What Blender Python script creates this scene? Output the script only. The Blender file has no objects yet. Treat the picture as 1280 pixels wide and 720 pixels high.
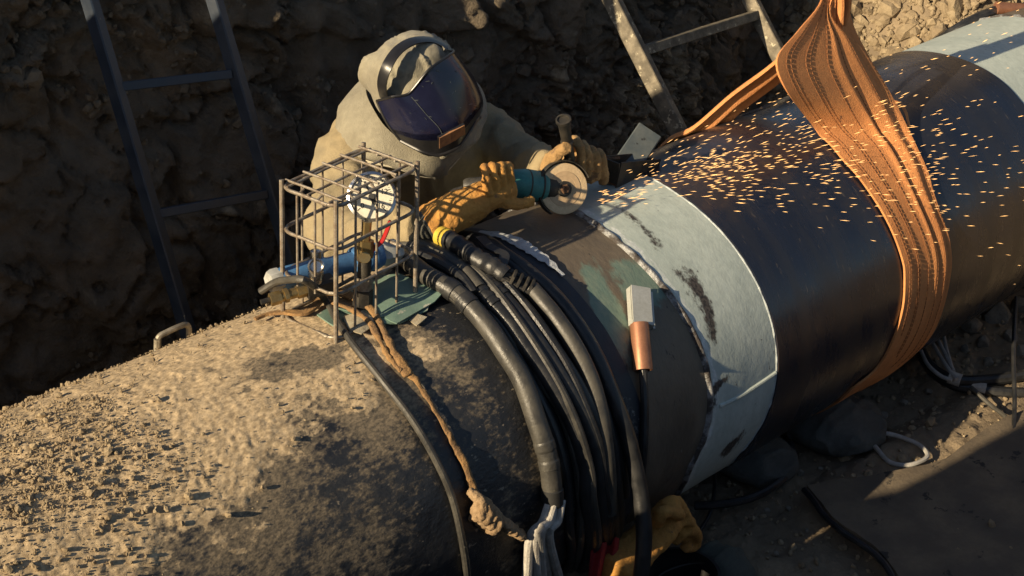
import bpy, math, random
import numpy as np
from mathutils import Vector, Matrix

random.seed(4)
RNG = np.random.RandomState(11)
scene = bpy.context.scene
COL = scene.collection
rad = math.radians

# ------------------------------------------------------------------ camera
F_PX = 1850.0
CAM = np.array([-2.44293925, -2.20245193, 1.99279659])
CM = np.array([[0.747, 0.332258, -0.575843], [-0.664824, 0.373327, -0.647021], [0.0, 0.866159, 0.499768]])
cd = bpy.data.cameras.new('camera')
cam = bpy.data.objects.new('camera', cd)
COL.objects.link(cam)
mw = Matrix([list(r) for r in CM]).to_quaternion().to_matrix().to_4x4()
mw.translation = Vector(CAM)
cam.matrix_world = mw
cd.sensor_width = 36.0
cd.lens = 36.0 * F_PX / 1280.0
cd.clip_start = 0.05
cd.clip_end = 2000.0
scene.camera = cam

# ------------------------------------------------------------------ sky, sun, exposure
SUN_EL, SUN_AZ = rad(24.0), rad(-3.0)          # low sun shining along the trench
world = bpy.data.worlds.new('World')
scene.world = world
world.use_nodes = True
wn = world.node_tree
wn.nodes.clear()
sky = wn.nodes.new('ShaderNodeTexSky')
sky.sky_type = 'NISHITA'
sky.sun_disc = False
sky.sun_elevation = SUN_EL
sky.sun_rotation = rad(270.0) - SUN_AZ
bg = wn.nodes.new('ShaderNodeBackground')
bg.inputs['Strength'].default_value = 0.055
wo = wn.nodes.new('ShaderNodeOutputWorld')
wn.links.new(sky.outputs[0], bg.inputs[0])
wn.links.new(bg.outputs[0], wo.inputs[0])
sl = bpy.data.lights.new('sun', 'SUN')
sl.energy = 5.0
sl.angle = rad(0.5)
sl.color = (1.0, 0.80, 0.52)
so = bpy.data.objects.new('sun', sl)
COL.objects.link(so)
LDIR = Vector((math.cos(SUN_EL) * math.cos(SUN_AZ), math.cos(SUN_EL) * math.sin(SUN_AZ), -math.sin(SUN_EL)))
so.rotation_euler = LDIR.to_track_quat('-Z', 'Y').to_euler()
so.location = (-8, 0, 6)
scene.view_settings.view_transform = 'Standard'
scene.view_settings.look = 'None'
scene.view_settings.exposure = 0.8
scene.view_settings.gamma = 1.0

R = 0.41            # pipe radius
GZ = -0.46          # trench floor

# ------------------------------------------------------------------ geometry of sight lines, used to measure real positions
def ray(x, y):
    v = CM @ np.array([(x - 640) / F_PX, (360 - y) / F_PX, -1.0])
    return v / np.linalg.norm(v)
def A(px, py, y):                 # point at distance y across the trench
    v = ray(px, py)
    return CAM + v * (y - CAM[1]) / v[1]
def G(px, py, z):                 # point on the level z
    v = ray(px, py)
    return CAM + v * (z - CAM[2]) / v[2]
def CY(px, py, d=0.0):            # point on the pipe's surface, d outside it
    v = ray(px, py)
    r = R + d
    a = v[1] ** 2 + v[2] ** 2
    b = CAM[1] * v[1] + CAM[2] * v[2]
    c = CAM[1] ** 2 + CAM[2] ** 2 - r * r
    D = max(b * b - a * c, 0.0)
    return CAM + v * (-b - D ** .5) / a
def XT(px, py, d=0.0):
    p = CY(px, py, d)
    return p[0], math.degrees(math.atan2(-p[1], p[2]))
def XTP(x, t, r):
    t = math.radians(t)
    return np.array([x, -r * math.sin(t), r * math.cos(t)])
def PR(P):                        # world -> photograph pixel, arrays
    q = (np.asarray(P) - CAM) @ CM
    return 640 + F_PX * q[..., 0] / -q[..., 2], 360 - F_PX * q[..., 1] / -q[..., 2]
def PXM(P):                       # metres per photograph pixel at P
    return float(-((np.asarray(P) - CAM) @ CM)[2]) / F_PX

# ------------------------------------------------------------------ noise
_perm = RNG.permutation(256)
_val = RNG.rand(256)
def _h(x, y, z):
    return _perm[(_perm[(_perm[x & 255] + y) & 255] + z) & 255]
def vnoise(p):
    i = np.floor(p).astype(int)
    f = p - i
    f = f * f * (3 - 2 * f)
    x, y, z = i[:, 0], i[:, 1], i[:, 2]
    out = 0
    for dx in (0, 1):
        for dy in (0, 1):
            for dz in (0, 1):
                w = (f[:, 0] if dx else 1 - f[:, 0]) * (f[:, 1] if dy else 1 - f[:, 1]) * (f[:, 2] if dz else 1 - f[:, 2])
                out = out + w * _val[_h(x + dx, y + dy, z + dz)]
    return out * 2 - 1
def fbm(p, oct=4, gain=.5, lac=2.03):
    p = np.asarray(p, float)
    a, s, o = 1.0, 0.0, 0.0
    for k in range(oct):
        o = o + a * vnoise(p + 17.3 * k)
        s += a
        a *= gain
        p = p * lac
    return o / s
def worley(p):
    p = np.asarray(p, float)
    i = np.floor(p).astype(int)
    f1 = np.full(len(p), 9.0)
    f2 = np.full(len(p), 9.0)
    idv = np.zeros(len(p))
    for dx in (-1, 0, 1):
        for dy in (-1, 0, 1):
            for dz in (-1, 0, 1):
                c = i + np.array([dx, dy, dz])
                h = _h(c[:, 0], c[:, 1], c[:, 2])
                q = c + np.stack([_val[h], _val[(h * 7 + 31) & 255], _val[(h * 13 + 91) & 255]], 1)
                d = np.sqrt(((p - q) ** 2).sum(1))
                n = d < f1
                f2 = np.where(n, f1, np.minimum(f2, d))
                idv = np.where(n, _val[(h * 5 + 3) & 255], idv)
                f1 = np.where(n, d, f1)
    return f1, f2, idv
def sstep(a, b, x):
    t = np.clip((x - a) / (b - a), 0, 1)
    return t * t * (3 - 2 * t)

# ------------------------------------------------------------------ materials
def mat(name, c1, c2=None, scale=12.0, rough=.7, rough2=None, metal=0.0, bump=0.0, bscale=60.0, contrast=(.35, .65),
        spots=None, spot_scale=40.0, spot_amt=.62, coat=0.0, emit=None, attrs=(), wave=None, stretch=None, spec=None, sheen=0.0):
    m = bpy.data.materials.new(name)
    m.use_nodes = True
    nt = m.node_tree
    N, L = nt.nodes, nt.links
    b = N['Principled BSDF']
    b.inputs['Roughness'].default_value = rough
    b.inputs['Metallic'].default_value = metal
    b.inputs['Coat Weight'].default_value = coat
    if spec is not None:
        b.inputs['Specular IOR Level'].default_value = spec
    if sheen:
        b.inputs['Sheen Weight'].default_value = sheen
    tc = N.new('ShaderNodeTexCoord')
    vec = tc.outputs['Object']
    if stretch:
        mp = N.new('ShaderNodeMapping')
        mp.inputs['Scale'].default_value = stretch
        L.new(vec, mp.inputs[0])
        vec = mp.outputs[0]
    def noise(s, det=6, r=.6):
        n = N.new('ShaderNodeTexNoise')
        n.inputs['Scale'].default_value = s
        n.inputs['Detail'].default_value = det
        n.inputs['Roughness'].default_value = r
        L.new(vec, n.inputs['Vector'])
        return n.outputs['Fac']
    def ramp(src, lo, hi):
        r = N.new('ShaderNodeMapRange')
        r.interpolation_type = 'SMOOTHSTEP'
        r.inputs[1].default_value = lo
        r.inputs[2].default_value = hi
        L.new(src, r.inputs[0])
        return r.outputs[0]
    def mix(f, a, bb):
        x = N.new('ShaderNodeMix')
        x.data_type = 'RGBA'
        L.new(f, x.inputs[0])
        for k, v in ((6, a), (7, bb)):
            if isinstance(v, tuple):
                x.inputs[k].default_value = (*v, 1)
            else:
                L.new(v, x.inputs[k])
        return x.outputs[2]
    def mth(op, a, bb):
        x = N.new('ShaderNodeMath')
        x.operation = op
        for k, v in ((0, a), (1, bb)):
            if isinstance(v, (int, float)):
                x.inputs[k].default_value = v
            else:
                L.new(v, x.inputs[k])
        return x.outputs[0]
    c2 = c2 or tuple(v * .7 for v in c1)
    fac = ramp(noise(scale), *contrast)
    col = mix(fac, c1, c2)
    fine = ramp(noise(scale * 9, 3), .3, .7)
    col = mix(mth('MULTIPLY', fine, .25), col, tuple(v * .55 for v in c2))
    rg = None
    if rough2 is not None:
        r = N.new('ShaderNodeMapRange')
        r.inputs[3].default_value = rough
        r.inputs[4].default_value = rough2
        L.new(fac, r.inputs[0])
        rg = r.outputs[0]
    if spots:
        sf = ramp(noise(spot_scale, 5, .65), spot_amt, spot_amt + .05)
        col = mix(sf, col, spots)
    # attrs: (attribute name, colour, colour2, noise scale, roughness)
    for an, ca, cb, sc, ro, *soft in attrs:
        lo, hi = soft[:2] if soft else (.42, .58)
        na = soft[2] if len(soft) > 2 else .9
        at = N.new('ShaderNodeAttribute')
        at.attribute_name = an
        n2 = noise(sc, 7, .68)
        f = ramp(mth('ADD', at.outputs['Fac'], mth('MULTIPLY', mth('SUBTRACT', n2, .5), na)), lo, hi)
        ac = mix(ramp(noise(sc * 2.3, 5), .35, .65), ca, cb)
        col = mix(f, col, ac)
        r = N.new('ShaderNodeMix')
        L.new(f, r.inputs[0])
        if rg is None:
            r.inputs[2].default_value = rough
        else:
            L.new(rg, r.inputs[2])
        r.inputs[3].default_value = ro
        rg = r.outputs[0]
    if wave:
        w = N.new('ShaderNodeTexWave')
        w.inputs['Scale'].default_value = wave[0]
        w.inputs['Distortion'].default_value = wave[1]
        w.inputs['Detail'].default_value = 3
        w.bands_direction = wave[2]
        L.new(tc.outputs['Object'], w.inputs['Vector'])
        col = mix(mth('MULTIPLY', w.outputs['Fac'], wave[3]), col, tuple(v * .5 for v in c1))
    L.new(col, b.inputs['Base Color'])
    if rg is not None:
        L.new(rg, b.inputs['Roughness'])
    if bump:
        bn = N.new('ShaderNodeBump')
        bn.inputs['Strength'].default_value = bump
        bn.inputs['Distance'].default_value = .01
        L.new(noise(bscale, 6, .65), bn.inputs['Height'])
        L.new(bn.outputs[0], b.inputs['Normal'])
    if emit:
        b.inputs['Emission Color'].default_value = (*emit[0], 1)
        b.inputs['Emission Strength'].default_value = emit[1]
    return m

M = {}
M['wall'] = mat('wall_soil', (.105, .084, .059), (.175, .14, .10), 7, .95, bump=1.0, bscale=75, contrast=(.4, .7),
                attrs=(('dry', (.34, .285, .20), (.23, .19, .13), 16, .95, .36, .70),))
M['soil'] = mat('dry_soil', (.30, .23, .145), (.20, .15, .095), 9, .95, bump=.8, bscale=70)
M['floor'] = mat('trench_floor_soil', (.16, .123, .083), (.26, .20, .13), 6, .95, bump=.8, bscale=60)
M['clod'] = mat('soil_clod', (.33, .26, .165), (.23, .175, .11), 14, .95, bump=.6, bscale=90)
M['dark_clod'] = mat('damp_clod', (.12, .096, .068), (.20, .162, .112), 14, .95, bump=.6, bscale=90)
M['stone'] = mat('grey_stone', (.24, .215, .17), (.15, .135, .11), 14, .9, bump=.6, bscale=50)
M['bitumen'] = mat('old_coating', (.014, .016, .021), (.03, .031, .034), 7, .36, .55, bump=.3, bscale=100,
                   spots=(.20, .17, .13), spot_scale=75, spot_amt=.63, stretch=(.6, 1, 1),
                   attrs=(('film', (.22, .175, .118), (.095, .079, .058), 80, .8, .40, .72, 1.3), ('dirt', (.53, .41, .26), (.31, .235, .145), 60, .95, .44, .56)))
M['gloss'] = mat('black_coating', (.012, .016, .030), (.020, .021, .028), 3, .2, .36, bump=.06, bscale=120, coat=.0,
                 spots=(.075, .062, .05), spot_scale=26, spot_amt=.63, wave=(2.2, 3.0, 'X', .25), stretch=(5, 1, 1),
                 attrs=(('rust', (.085, .040, .020), (.045, .026, .018), 14, .5, .2, 1.0),))
M['sleeve'] = mat('dark_sleeve', (.016, .019, .027), (.03, .033, .042), 9, .5, .7, bump=.15, bscale=70,
                  attrs=(('scuff', (.33, .32, .30), (.16, .15, .13), 90, .8),))
M['steel'] = mat('bare_brown_steel', (.115, .095, .074), (.165, .135, .10), 8, .48, .7, metal=.25, bump=.2, bscale=90,
                 spots=(.035, .03, .026), spot_scale=28, spot_amt=.64, stretch=(1, .5, .5),
                 attrs=(('primer', (.135, .20, .165), (.19, .24, .19), 20, .6), ('burn', (.02, .018, .017), (.05, .04, .035), 40, .7, .25, .8, 1.5),
                        ('flake', (.55, .58, .58), (.30, .32, .33), 60, .5)))
M['band'] = mat('pale_primer', (.46, .52, .485), (.38, .44, .415), 5, .5, .62, bump=.12, bscale=80,
                spots=(.16, .17, .165), spot_scale=48, spot_amt=.66, stretch=(1.6, 1, 1),
                attrs=(('chalk', (.60, .64, .63), (.42, .46, .46), 30, .6, .38, .6, 1.2), ('heat', (.50, .30, .17), (.30, .16, .10), 18, .6, .3, .8), ('burn', (.013, .012, .013), (.07, .06, .055), 48, .7, .30, .75, 1.7)))
M['band_edge'] = mat('white_edge', (.50, .55, .56), (.30, .34, .36), 30, .5, bump=.3, bscale=90)
M['weld'] = mat('weld_seam', (.30, .31, .32), (.07, .06, .055), 26, .5, .7, metal=.4, bump=.5, bscale=110, contrast=(.42, .58),
                spots=(.42, .44, .44), spot_scale=34, spot_amt=.66)
M['rubber'] = mat('black_rubber', (.013, .014, .016), (.026, .026, .027), 30, .32, .5, bump=.15, bscale=150,
                  spots=(.085, .08, .07), spot_scale=90, spot_amt=.67)
M['rubber_grey'] = mat('dusty_rubber', (.034, .033, .031), (.066, .062, .053), 22, .36, .55, bump=.15, bscale=140,
                       spots=(.16, .15, .12), spot_scale=80, spot_amt=.66)
M['tape'] = mat('silver_tape', (.50, .53, .56), (.36, .38, .41), 40, .35, bump=.6, bscale=80)
M['yellow'] = mat('yellow_tape', (.62, .47, .06), (.5, .36, .05), 40, .5)
M['lug'] = mat('pale_fabric_sleeve', (.50, .48, .44), (.36, .34, .31), 40, .85, bump=.5, bscale=160)
M['rod'] = mat('rusty_rod', (.36, .32, .26), (.19, .145, .105), 60, .36, .55, metal=.45, bump=.2, bscale=200)
M['brass'] = mat('brass', (.42, .31, .14), (.28, .20, .09), 50, .35, .5, metal=.85)
M['chrome'] = mat('chrome', (.60, .60, .60), (.42, .42, .42), 40, .18, .3, metal=1.0)
M['black_metal'] = mat('dark_metal', (.035, .034, .033), (.07, .062, .05), 40, .45, .65, metal=.5, bump=.15, bscale=120)
M['dial'] = mat('gauge_dial', (.60, .57, .47), (.52, .49, .40), 20, .45)
M['ink'] = mat('black_ink', (.012, .012, .012), (.02, .02, .02), 20, .6)
M['red'] = mat('red_paint', (.42, .018, .018), (.30, .012, .014), 30, .38)
M['blue'] = mat('blue_paint', (.075, .20, .42), (.05, .135, .30), 26, .42, .55, spots=(.30, .28, .22), spot_scale=50, spot_amt=.66, bump=.1)
M['grey_paint'] = mat('grey_paint', (.46, .47, .46), (.33, .34, .33), 40, .5)
M['green_sheet'] = mat('green_rubber_sheet', (.125, .20, .165), (.165, .245, .20), 14, .5, .65, spots=(.36, .37, .31), spot_scale=26, spot_amt=.64, bump=.1)
M['card'] = mat('dirty_card', (.36, .33, .25), (.26, .21, .14), 30, .85, bump=.3)
M['rag'] = mat('dirty_orange_strap', (.33, .19, .075), (.21, .125, .06), 26, .9, bump=.6, bscale=140)
M['knot'] = mat('dusty_tan_rag', (.36, .25, .145), (.25, .165, .09), 40, .95, bump=.7, bscale=120)
M['copper'] = mat('copper_tube', (.42, .20, .115), (.30, .14, .085), 30, .4, .55, metal=.55)
M['zinc'] = mat('zinc_plate', (.52, .53, .50), (.42, .43, .40), 20, .45, .6, metal=.35, spots=(.24, .22, .18), spot_scale=60, spot_amt=.66)
M['sling'] = mat('orange_webbing', (.66, .28, .095), (.57, .235, .08), 10, .85, bump=.5, bscale=260, spots=(.20, .10, .05), spot_scale=22, spot_amt=.70)
M['thread'] = mat('dark_thread', (.30, .125, .045), (.24, .10, .036), 40, .9)
M['lad_blue'] = mat('blue_black_paint', (.014, .023, .040), (.020, .030, .048), 14, .36, .55, spots=(.20, .18, .14), spot_scale=30, spot_amt=.68, bump=.1)
M['lad_dust'] = mat('dusty_steel', (.22, .19, .14), (.12, .105, .08), 24, .6, .8, metal=.2, spots=(.42, .38, .28), spot_scale=40, spot_amt=.60, bump=.3)
M['canvas'] = mat('khaki_canvas', (.285, .262, .195), (.21, .19, .14), 9, .92, bump=.45, bscale=320, sheen=.1)
M['stitch'] = mat('pale_stitching', (.55, .50, .38), (.45, .40, .30), 60, .9)
M['jacket'] = mat('suede_jacket', (.34, .27, .155), (.25, .21, .135), 6, .93, bump=.4, bscale=260)
M['trouser'] = mat('grey_trousers', (.10, .10, .085), (.075, .075, .065), 9, .95, bump=.3, bscale=200)
M['skin'] = mat('skin', (.45, .27, .19), (.40, .23, .16), 20, .55)
M['leather'] = mat('yellow_split_leather', (.56, .285, .065), (.45, .215, .05), 16, .85, bump=.55, bscale=170, spots=(.24, .13, .055), spot_scale=26, spot_amt=.63)
M['leather_dusty'] = mat('dusty_split_leather', (.43, .27, .115), (.31, .185, .075), 18, .88, bump=.55, bscale=170, spots=(.16, .10, .055), spot_scale=26, spot_amt=.60)
M['visor'] = mat('dark_blue_visor', (.007, .008, .026), (.011, .013, .036), 6, .16, .28, coat=.15, spots=(.09, .10, .13), spot_scale=70, spot_amt=.69, spec=.45)
M['visor_edge'] = mat('black_shield_plastic', (.012, .012, .014), (.02, .02, .022), 20, .35)
M['lens'] = mat('lens_orange_reflection', (.40, .20, .085), (.12, .07, .05), 12, .12, coat=.5)  # orange reflection in the filter window, painted into its colour
M['teal'] = mat('teal_plastic', (.045, .215, .20), (.035, .16, .155), 20, .42, .6, spots=(.20, .24, .21), spot_scale=45, spot_amt=.66, bump=.08)
M['disc'] = mat('flap_disc', (.62, .47, .29), (.54, .39, .23), 16, .7, bump=.2, bscale=160)
M['disc_dark'] = mat('disc_ring', (.50, .36, .22), (.42, .30, .18), 16, .7)
M['box_metal'] = mat('grey_blue_sheet_metal', (.085, .105, .115), (.12, .135, .135), 16, .42, .6, metal=.3, spots=(.03, .03, .03), spot_scale=30, spot_amt=.66)
M['rust'] = mat('rusty_iron', (.20, .105, .055), (.09, .052, .033), 30, .8, metal=.2, bump=.5, bscale=110)
M['bag'] = mat('grey_sandbag_fabric', (.105, .11, .10), (.07, .074, .068), 10, .9, bump=.5, bscale=220)
M['mat'] = mat('dusty_rubber_mat', (.095, .076, .056), (.16, .125, .085), 8, .85, .95, bump=.35, bscale=90, spots=(.03, .027, .024), spot_scale=14, spot_amt=.62)
M['red_cloth'] = mat('red_cloth', (.36, .022, .028), (.27, .018, .022), 16, .85, bump=.3, bscale=200)
M['bucket'] = mat('black_bucket', (.012, .012, .013), (.022, .021, .02), 18, .5)
M['bag_green'] = mat('grey_green_canvas', (.085, .095, .08), (.06, .068, .058), 14, .92, bump=.4, bscale=240)
M['spark'] = mat('spark', (1, .6, .2), (1, .5, .15), 10, .5, emit=((1.0, .56, .21), 1.1))
M['white_wire'] = mat('pale_cable', (.44, .43, .41), (.32, .31, .29), 24, .55)
M['handle_alu'] = mat('dull_aluminium', (.42, .38, .30), (.16, .14, .11), 34, .45, .6, metal=.5)

# ------------------------------------------------------------------ mesh tools
def np_mesh(name, V, Fc, smooth=True, attrs=None):
    """V (n,3); Fc: list of arrays (k, m) of faces with m corners each, or one list of tuples"""
    me = bpy.data.meshes.new(name)
    V = np.asarray(V, dtype=np.float32)
    if isinstance(Fc, np.ndarray):
        Fc = [Fc]
    if len(Fc) and not isinstance(Fc[0], np.ndarray):
        loops = np.array([i for f in Fc for i in f], dtype=np.int32)
        tot = np.array([len(f) for f in Fc], dtype=np.int32)
    else:
        loops = np.concatenate([f.ravel() for f in Fc]).astype(np.int32)
        tot = np.concatenate([np.full(len(f), f.shape[1]) for f in Fc]).astype(np.int32)
    st = np.concatenate([[0], np.cumsum(tot)[:-1]]).astype(np.int32)
    me.vertices.add(len(V))
    me.vertices.foreach_set('co', V.ravel())
    me.loops.add(len(loops))
    me.loops.foreach_set('vertex_index', loops)
    me.polygons.add(len(tot))
    me.polygons.foreach_set('loop_start', st)
    me.polygons.foreach_set('loop_total', tot)
    me.polygons.foreach_set('use_smooth', np.full(len(tot), bool(smooth)))
    me.update(calc_edges=True)
    me.validate()
    for k, v in (attrs or {}).items():
        a = me.attributes.new(k, 'FLOAT', 'POINT')
        a.data.foreach_set('value', np.asarray(v, dtype=np.float32))
    return me

def base_of(parent):
    b = np.zeros(3)
    while parent is not None:
        b = b + np.array(parent.location)
        parent = parent.parent
    return b
def link(name, me, m, parent=None):
    o = bpy.data.objects.new(name, me)
    COL.objects.link(o)
    if m is not None:
        me.materials.clear()
        me.materials.append(m)
    if parent is not None:
        o.parent = parent
    return o
def tag(o, label=None, cat=None, group=None, kind=None):
    if label: o['label'] = label
    if cat: o['category'] = cat
    if group: o['group'] = group
    if kind: o['kind'] = kind
    return o
def thing(name, label, cat, loc, group=None):
    o = bpy.data.objects.new(name, None)
    o.empty_display_size = .1
    COL.objects.link(o)
    o.location = [float(v) for v in loc]
    return tag(o, label, cat, group)

def cr(P, n=8):
    """Catmull-Rom through points (any dimension)"""
    P = np.asarray(P, float)
    if len(P) < 3:
        t = np.linspace(0, 1, n + 1)[:, None]
        return P[0] * (1 - t) + P[-1] * t
    Q = np.vstack([2 * P[0] - P[1], P, 2 * P[-1] - P[-2]])
    out = []
    for i in range(1, len(Q) - 2):
        p0, p1, p2, p3 = Q[i - 1:i + 3]
        for k in range(n):
            t = k / n
            out.append(.5 * ((2 * p1) + (-p0 + p2) * t + (2 * p0 - 5 * p1 + 4 * p2 - p3) * t * t + (-p0 + 3 * p1 - 3 * p2 + p3) * t ** 3))
    out.append(Q[-2])
    return np.array(out)
def nrm(v):
    v = np.asarray(v, float)
    return v / max(np.linalg.norm(v), 1e-9)

class MB:
    def __init__(s):
        s.v, s.f = [], []
    def add(s, V, Fc):
        o = len(s.v)
        s.v.extend([tuple(map(float, p)) for p in V])
        s.f.extend([tuple(int(i) + o for i in f) for f in Fc])
        return s
    def tube(s, P, r, seg=12, cap=True, ry=None, up=None):
        """swept tube; r scalar or per point; ry second radius (ellipse) along frame's second axis; up fixes the frame"""
        P = np.asarray(P, float)
        n = len(P)
        r = np.broadcast_to(np.asarray(r, float), (n,))
        r2 = r if ry is None else np.broadcast_to(np.asarray(ry, float), (n,))
        T = np.gradient(P, axis=0)
        T /= np.maximum(np.linalg.norm(T, axis=1), 1e-9)[:, None]
        u = np.array([0, 0, 1.0]) if up is None else np.asarray(up, float)
        if up is None and abs(T[0] @ u) > .9:
            u = np.array([1.0, 0, 0])
        th = np.linspace(0, 2 * np.pi, seg, endpoint=False)
        V = []
        for i in range(n):
            u = (u if up is None else np.asarray(up, float))
            u = u - T[i] * (u @ T[i])
            u = nrm(u)
            w = np.cross(T[i], u)
            V.extend(P[i] + np.cos(t) * r[i] * w + np.sin(t) * r2[i] * u for t in th)
        Fc = []
        for i in range(n - 1):
            for j in range(seg):
                a, b = i * seg + j, i * seg + (j + 1) % seg
                Fc.append((a, b, b + seg, a + seg))
        if cap:
            Fc.append(tuple(range(seg))[::-1])
            Fc.append(tuple(range((n - 1) * seg, n * seg)))
        return s.add(V, Fc)
    def lathe(s, prof, C, ax, seg=24, ref=None):
        """prof: (radius, height) pairs along ax from C"""
        ax = nrm(ax)
        u = np.cross(ax, [0, 0, 1.0] if ref is None else ref)
        if np.linalg.norm(u) < .05:
            u = np.cross(ax, [1.0, 0, 0])
        u = nrm(u)
        w = np.cross(ax, u)
        th = np.linspace(0, 2 * np.pi, seg, endpoint=False)
        V = [np.asarray(C) + ax * h + (np.cos(t) * u + np.sin(t) * w) * r for r, h in prof for t in th]
        Fc = []
        for i in range(len(prof) - 1):
            for j in range(seg):
                a, b = i * seg + j, i * seg + (j + 1) % seg
                Fc.append((a, b, b + seg, a + seg))
        Fc.append(tuple(range(seg))[::-1])
        Fc.append(tuple(range((len(prof) - 1) * seg, len(prof) * seg)))
        return s.add(V, Fc)
    def bar(s, P, Q, w, h, up=(0, 0, 1), bev=.0):
        """box bar from P to Q, w across, h along up; bevelled edges when bev"""
        P, Q = np.asarray(P, float), np.asarray(Q, float)
        t = nrm(Q - P)
        u = np.asarray(up, float)
        u = nrm(u - t * (u @ t))
        c = np.cross(t, u)
        a, b = w / 2, h / 2
        if bev:
            e = bev
            sec = [(-a + e, -b), (a - e, -b), (a, -b + e), (a, b - e), (a - e, b), (-a + e, b), (-a, b - e), (-a, -b + e)]
        else:
            sec = [(-a, -b), (a, -b), (a, b), (-a, b)]
        n = len(sec)
        V = [X + c * x + u * y for X in (P, Q) for x, y in sec]
        Fc = [(i, (i + 1) % n, (i + 1) % n + n, i + n) for i in range(n)] + [tuple(range(n))[::-1], tuple(range(n, 2 * n))]
        return s.add(V, Fc)
    def ball(s, C, r, n=12, ax=None):
        """ellipsoid; r scalar or 3; ax 3x3 rows = axes"""
        r = np.broadcast_to(np.asarray(r, float), (3,))
        ax = np.eye(3) if ax is None else np.asarray(ax, float)
        V, Fc = [], []
        m = n * 2
        for i in range(1, n):
            p = math.pi * i / n
            for j in range(m):
                t = 2 * math.pi * j / m
                l = np.array([math.sin(p) * math.cos(t), math.sin(p) * math.sin(t), math.cos(p)]) * r
                V.append(np.asarray(C) + l @ ax)
        top, bot = len(V), len(V) + 1
        V.append(np.asarray(C) + np.array([0, 0, r[2]]) @ ax)
        V.append(np.asarray(C) - np.array([0, 0, r[2]]) @ ax)
        for i in range(n - 2):
            for j in range(m):
                a, b = i * m + j, i * m + (j + 1) % m
                Fc.append((a, a + m, b + m, b))
        for j in range(m):
            Fc.append((top, j, (j + 1) % m))
            k = (n - 2) * m
            Fc.append((bot, k + (j + 1) % m, k + j))
        return s.add(V, Fc)
    def sheet(s, P, th):
        """P: grid (a,b,3) -> closed slab of thickness th (towards minus the normal)"""
        P = np.asarray(P, float)
        a, b, _ = P.shape
        du = np.gradient(P, axis=0)
        dv = np.gradient(P, axis=1)
        n = np.cross(du, dv)
        n /= np.maximum(np.linalg.norm(n, axis=2), 1e-9)[..., None]
        V = list(P.reshape(-1, 3)) + list((P - n * th).reshape(-1, 3))
        o = a * b
        Fc = []
        for i in range(a - 1):
            for j in range(b - 1):
                q = (i * b + j, (i + 1) * b + j, (i + 1) * b + j + 1, i * b + j + 1)
                Fc.append(q)
                Fc.append(tuple(x + o for x in q[::-1]))
        rim = [(i, 0) for i in range(a)] + [(a - 1, j) for j in range(1, b)] + [(i, b - 1) for i in range(a - 2, -1, -1)] + [(0, j) for j in range(b - 2, 0, -1)]
        rim = [i * b + j for i, j in rim]
        for k in range(len(rim)):
            p, q = rim[k], rim[(k + 1) % len(rim)]
            Fc.append((q, p, p + o, q + o))
        return s.add(V, Fc)
    def build(s, name, m, parent=None, smooth=True, sharp=35):
        b = base_of(parent)
        V = np.array(s.v) - b
        me = np_mesh(name, V, s.f, smooth)
        if smooth and sharp:
            me.set_sharp_from_angle(angle=rad(sharp))
        return link(name, me, m, parent)

def fuse(mb, voxel, smooth=4, disp=None):
    """joins overlapping lofts of mb into one continuous skin; returns V, F arrays"""
    me = np_mesh('tmp', np.array(mb.v), mb.f)
    o = bpy.data.objects.new('tmp', me)
    COL.objects.link(o)
    r = o.modifiers.new('r', 'REMESH')
    r.mode = 'VOXEL'
    r.voxel_size = voxel
    sm = o.modifiers.new('s', 'SMOOTH')
    sm.factor = .5
    sm.iterations = smooth
    dg = bpy.context.evaluated_depsgraph_get()
    ev = o.evaluated_get(dg)
    me2 = bpy.data.meshes.new_from_object(ev)
    V = np.zeros(len(me2.vertices) * 3, np.float32)
    me2.vertices.foreach_get('co', V)
    V = V.reshape(-1, 3).astype(float)
    Nn = np.zeros(len(me2.vertices) * 3, np.float32)
    me2.vertices.foreach_get('normal', Nn)
    Nn = Nn.reshape(-1, 3)
    Fc = [tuple(p.vertices) for p in me2.polygons]
    bpy.data.objects.remove(o)
    bpy.data.meshes.remove(me)
    bpy.data.meshes.remove(me2)
    if disp is not None:
        V = V + Nn * disp(V)[:, None]
    return V, Fc
def fused(name, mb, m, parent, voxel, smooth=4, disp=None):
    V, Fc = fuse(mb, voxel, smooth, disp)
    return link(name, np_mesh(name, V - base_of(parent), Fc, True), m, parent)

def gridf(a, b):
    i = np.arange(a - 1)[:, None] * b + np.arange(b - 1)[None]
    return np.stack([i, i + b, i + b + 1, i + 1], -1).reshape(-1, 4)

# rock shapes shared by loose lumps
_t = (1 + 5 ** .5) / 2
_ICO_V = np.array([(-1, _t, 0), (1, _t, 0), (-1, -_t, 0), (1, -_t, 0), (0, -1, _t), (0, 1, _t), (0, -1, -_t), (0, 1, -_t), (_t, 0, -1), (_t, 0, 1), (-_t, 0, -1), (-_t, 0, 1)]) / np.sqrt(1 + _t * _t)
_ICO_F = np.array([(0, 11, 5), (0, 5, 1), (0, 1, 7), (0, 7, 10), (0, 10, 11), (1, 5, 9), (5, 11, 4), (11, 10, 2), (10, 7, 6), (7, 1, 8), (3, 9, 4), (3, 4, 2), (3, 2, 6), (3, 6, 8), (3, 8, 9), (4, 9, 5), (2, 4, 11), (6, 2, 10), (8, 6, 7), (9, 8, 1)])
def subdiv(V, Fc):
    V = list(V)
    c = {}
    def mid(a, b):
        k = (min(a, b), max(a, b))
        if k not in c:
            p = (V[a] + V[b]) / 2
            V.append(p / np.linalg.norm(p))
            c[k] = len(V) - 1
        return c[k]
    out = []
    for a, b, d in Fc:
        x, y, z = mid(a, b), mid(b, d), mid(d, a)
        out += [(a, x, z), (b, y, x), (d, z, y), (x, y, z)]
    return np.array(V), np.array(out)
_I2V, _I2F = subdiv(_ICO_V, _ICO_F)
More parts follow.
